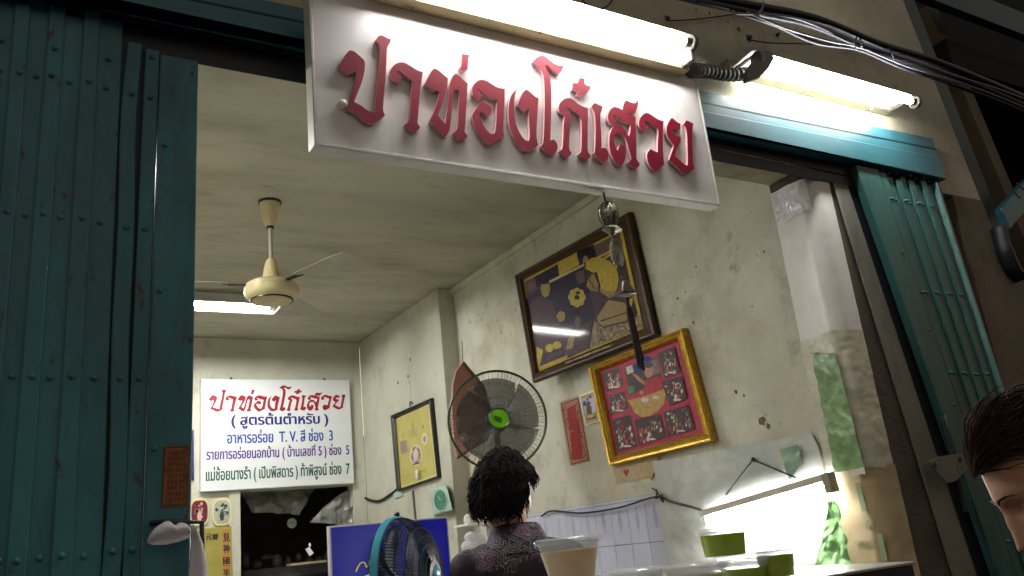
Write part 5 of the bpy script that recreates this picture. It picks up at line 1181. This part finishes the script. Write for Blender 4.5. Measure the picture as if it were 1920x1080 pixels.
def hair_shell(loc,parent,m,seed,lim,n_lock,L0,L1,vol=.012,part_hair='hair',curl=.0,sweep=(0,-.5,-.85),thin=1.0,bulge=0,cap=1.0,lift=.10):
    """cap over the skull plus many tapered locks; lim(x,y,z) says where hair grows"""
    mb=MB(); NU,NV=64,44; idx={}; v=[]; f=[]
    def surf(t,ph,e):
        x=(.074+e)*math.cos(ph)*math.sin(t); y=(.096+e)*math.cos(ph)*math.cos(t)-.008; z=(.116+e)*math.sin(ph)
        return x,y,z
    for j in range(NV+1):
        ph=-math.pi/2+math.pi*j/NV
        for i in range(NU):
            t=2*math.pi*i/NU; x,y,z=surf(t,ph,vol*cap); d=1+bulge*nz((x*22+seed,y*22,z*22))+.05*nz((x*40+seed,y*40,z*40))+.05*nz((x*90,y*90+seed,z*60))
            v.append(loc(x*d,y*d,z*d)); idx[(i,j)]=lim(x,y,z)
    for j in range(NV):
        for i in range(NU):
            if all(idx[((i+a)%NU,j+c)] for a,c in ((0,0),(1,0),(1,1),(0,1))): f.append((j*NU+i,j*NU+(i+1)%NU,(j+1)*NU+(i+1)%NU,(j+1)*NU+i))
    mb.add(v,f)
    rnd=random.Random(seed); c=0; tries=0
    while c<n_lock and tries<n_lock*12:
        tries+=1
        t=rnd.uniform(0,6.28); ph=math.asin(rnd.uniform(-.75,1)); x,y,z=surf(t,ph,vol*.9); d_=1+bulge*nz((x*22+seed,y*22,z*22)); x,y,z=x*d_,y*d_,z*d_
        if not lim(x,y,z): continue
        c+=1; ln=rnd.uniform(L0,L1); p=Vector((x,y,z)); n=Vector((x/.074**2,(y+.008)/.096**2,z/.116**2)).normalized()
        d=Vector(sweep); d=(d-n*d.dot(n)); d=d.normalized() if d.length>.1 else Vector((rnd.uniform(-1,1),rnd.uniform(-1,1),0)).normalized()
        d=(d+Vector((rnd.uniform(-.5,.5),rnd.uniform(-.5,.5),rnd.uniform(-.4,.2)))).normalized()
        pts=[]; q=p.copy()
        for s_ in range(6):
            pts.append(loc(*q)); nn=Vector((q.x/.074**2,(q.y+.008)/.096**2,q.z/.116**2)).normalized()
            d=(d-nn*d.dot(nn)*.8+nn*lift*rnd.uniform(-.6,1.0)+Vector((rnd.uniform(-1,1),rnd.uniform(-1,1),rnd.uniform(-1,.6)))*curl).normalized(); q=q+d*ln/5
        mb.tube(pts,[q_*thin for q_ in (.0035,.0042,.004,.0034,.0024,.0008)],5,flat=.6)
    return obj(part_hair,mb,m,parent,angle=80)
# shirt with pale floral print
def floral():
    m=mat('dark_floral_cotton',(.022,.012,.022),.75,.3,14,bump=.2,bscale=40)
    t=m.node_tree; b=t.nodes['Principled BSDF']; geo=[n for n in t.nodes if n.bl_idname=='ShaderNodeNewGeometry'][0]
    dist=t.nodes.new('ShaderNodeTexNoise'); dist.inputs['Scale'].default_value=14
    add=t.nodes.new('ShaderNodeVectorMath'); add.operation='MULTIPLY_ADD'; add.inputs[1].default_value=(.07,.07,.07)
    t.links.new(geo.outputs['Position'],dist.inputs['Vector']); t.links.new(dist.outputs['Color'],add.inputs[0]); t.links.new(geo.outputs['Position'],add.inputs[2])
    old=b.inputs['Base Color'].links[0].from_socket
    def layer(scale,lo,hi,col,old,feat='F1'):
        v=t.nodes.new('ShaderNodeTexVoronoi'); v.inputs['Scale'].default_value=scale; v.feature=feat; t.links.new(add.outputs[0],v.inputs['Vector'])
        r=t.nodes.new('ShaderNodeMapRange'); r.inputs[1].default_value=lo; r.inputs[2].default_value=hi; t.links.new(v.outputs['Distance'],r.inputs[0])
        x=t.nodes.new('ShaderNodeMix'); x.data_type='RGBA'; t.links.new(r.outputs[0],x.inputs[0]); t.links.new(old,x.inputs[6]); x.inputs[7].default_value=(*col,1); return x.outputs[2]
    o1=layer(13,.42,.30,(.085,.03,.085),old)
    mask_=t.nodes.new('ShaderNodeTexVoronoi'); mask_.inputs['Scale'].default_value=9; t.links.new(add.outputs[0],mask_.inputs['Vector'])
    v=t.nodes.new('ShaderNodeTexVoronoi'); v.inputs['Scale'].default_value=24; t.links.new(add.outputs[0],v.inputs['Vector'])
    sn=t.nodes.new('ShaderNodeMath'); sn.operation='MULTIPLY'; sn.inputs[1].default_value=38; t.links.new(v.outputs['Distance'],sn.inputs[0])
    sn2=t.nodes.new('ShaderNodeMath'); sn2.operation='SINE'; t.links.new(sn.outputs[0],sn2.inputs[0])
    pn=t.nodes.new('ShaderNodeTexNoise'); pn.inputs['Scale'].default_value=95; pn.inputs['Detail'].default_value=3; t.links.new(geo.outputs['Position'],pn.inputs['Vector'])
    pm=t.nodes.new('ShaderNodeMath'); pm.operation='MULTIPLY_ADD'; pm.inputs[1].default_value=3.0; t.links.new(pn.outputs[0],pm.inputs[0]); t.links.new(sn2.outputs[0],pm.inputs[2])
    r1=t.nodes.new('ShaderNodeMapRange'); r1.inputs[1].default_value=1.7; r1.inputs[2].default_value=2.2; t.links.new(pm.outputs[0],r1.inputs[0])
    r2=t.nodes.new('ShaderNodeMapRange'); r2.inputs[1].default_value=.62; r2.inputs[2].default_value=.5; t.links.new(mask_.outputs['Distance'],r2.inputs[0])
    mu=t.nodes.new('ShaderNodeMath'); mu.operation='MULTIPLY'; t.links.new(r1.outputs[0],mu.inputs[0]); t.links.new(r2.outputs[0],mu.inputs[1])
    x=t.nodes.new('ShaderNodeMix'); x.data_type='RGBA'; t.links.new(mu.outputs[0],x.inputs[0]); t.links.new(o1,x.inputs[6]); x.inputs[7].default_value=(.22,.18,.21,1)
    t.links.new(x.outputs[2],b.inputs['Base Color']); return m
M['floral']=floral()
# -- the woman behind the counter
yw=2.36
hc=P(948,918,'y',yw); hc.z-=.012
fw=Vector((.42,.9,0)).normalized(); hf=Vector((.94,.36,-.12)).normalized()
rt_=fw.cross(Vector((0,0,1)))
nk=Vector((hc.x+.004,hc.y-.03,P(952,1000,'y',yw).z-.02))
J={'head':hc,'neck':nk,'pelvis':Vector((nk.x-.02,nk.y-.01,.84))}
for s_,k in (('L',-1),('R',1)):
    J['sh'+s_]=nk+rt_*k*.150+Vector((0,0,-.075)); J['el'+s_]=J['sh'+s_]+rt_*k*.05+Vector((0,0,-.26))+fw*.03; J['wr'+s_]=J['el'+s_]+fw*.20+Vector((0,0,-.08))-rt_*k*.06
    J['hip'+s_]=J['pelvis']+rt_*k*.085+Vector((0,0,-.05)); J['kn'+s_]=J['hip'+s_]+Vector((0,0,-.37))+fw*.02; J['an'+s_]=Vector((J['kn'+s_].x,J['kn'+s_].y,.085))-fw*.02
t,loc,Sp,Rt,Fw=person('woman seen from behind with short black hair and a dark floral shirt',J,fw,hf,(0.04,0,1),'floral','hair',.0065)
def collar(off,r0,r1,h,tilt): 
    mb=MB(); rg=[]
    for q,(a,b_,z) in enumerate(((r0+.012,r0+.006,0),(r0,r0,h*.6),(r0-.002,r0-.002,h),(r0+.010,r0+.010,h*.75),(r0+.034,r0+.030,-.020),(r0+.046,r0+.038,-.050))): rg.append(el_ring(nk+Sp*(z+off)+Fw*.004,Rt,Fw,a,b_,32))
    mb.loft(rg,caps=False); return mb
obj('collar',collar(.006,.066,.06,.038,0),'floral',t,angle=80)
lim=lambda x,y,z:(z>.035 or y<.002-.45*max(0,-z)) and z>-.075-.25*min(0,x) and not (y>.045 and z<.06)
hr=hair_shell(loc,t,'hair',11,lim,2600,.02,.055,vol=.022,curl=.55,thin=.62,bulge=.075,lift=.02)
# -- the customer at the right edge
hd=PD(1982,893,1.50)
hf=Vector((-.60,.72,-.70)).normalized(); fw=Vector((-.62,.78,0)).normalized(); rt_=fw.cross(Vector((0,0,1)))
nk=hd-fw*.07+Vector((0,0,-.165))
J={'head':hd,'neck':nk,'pelvis':nk-fw*.30+Vector((0,0,-.36))}
J['pelvis'].z=max(.74,J['pelvis'].z)
for s_,k in (('L',-1),('R',1)):
    J['sh'+s_]=nk+rt_*k*.16+Vector((0,0,-.05)); J['el'+s_]=J['sh'+s_]+Vector((0,0,-.27))+fw*.02+rt_*k*.03; J['wr'+s_]=J['el'+s_]+fw*.14+Vector((0,0,-.16))-rt_*k*.02
    J['hip'+s_]=J['pelvis']+rt_*k*.085+Vector((0,0,-.03)); J['kn'+s_]=J['hip'+s_]+Vector((0,0,-.33))+fw*.06; J['an'+s_]=Vector((J['kn'+s_].x,J['kn'+s_].y,.085))-fw*.07
t,loc,Sp,Rt,Fw=person('customer with dark brown hair bowing the head at the right edge',J,fw,hf,(-.25,.3,1),'blouse','hair_brown',.0045)
lim=lambda x,y,z:(z>.070 or y<.002+.25*max(0,z)) and not (y>.060 and z<.066) and z>-.10
hair_shell(loc,t,'hair_brown',23,lim,3000,.04,.10,vol=.012,curl=.16,thin=.42,bulge=.03,cap=.45,lift=.15,sweep=(0,-.93,-.25))
mb=MB()
for s_ in (-1,1): mb.tube([loc(s_*.014,.0885,.026),loc(s_*.028,.0860,.032),loc(s_*.043,.0760,.031),loc(s_*.054,.065,.025)],[.0014,.0026,.0024,.0008],6,flat=.5)
obj('eyebrows',mb,mat('soft_brow',(.07,.035,.025),.8,.2),t)
for s_ in (-1,1):
    obj('eye',MB().ell(loc(s_*.031,.055,.005),.012,.012,.012,14),'eye_white',t)
    obj('eyelashes',MB().tube([loc(s_*.018,.0725,.000),loc(s_*.027,.0745,-.003),loc(s_*.038,.0715,-.003),loc(s_*.046,.066,.001)],[.0010,.002,.002,.001],6),'ink_black',t)
    mb=MB(); c=loc(s_*.031,.0725,.0052)
    def fn(u,v,s_=s_):
        a=(u-.5)*2.0; b_=-.75+v*1.75; return loc(s_*.031+.0132*math.sin(a)*math.cos(b_),.0575+.0132*math.cos(a)*math.cos(b_),.0052+.0132*math.sin(b_))
    obj('eyelid',MB().sheet(fn,10,8),'skin',t)
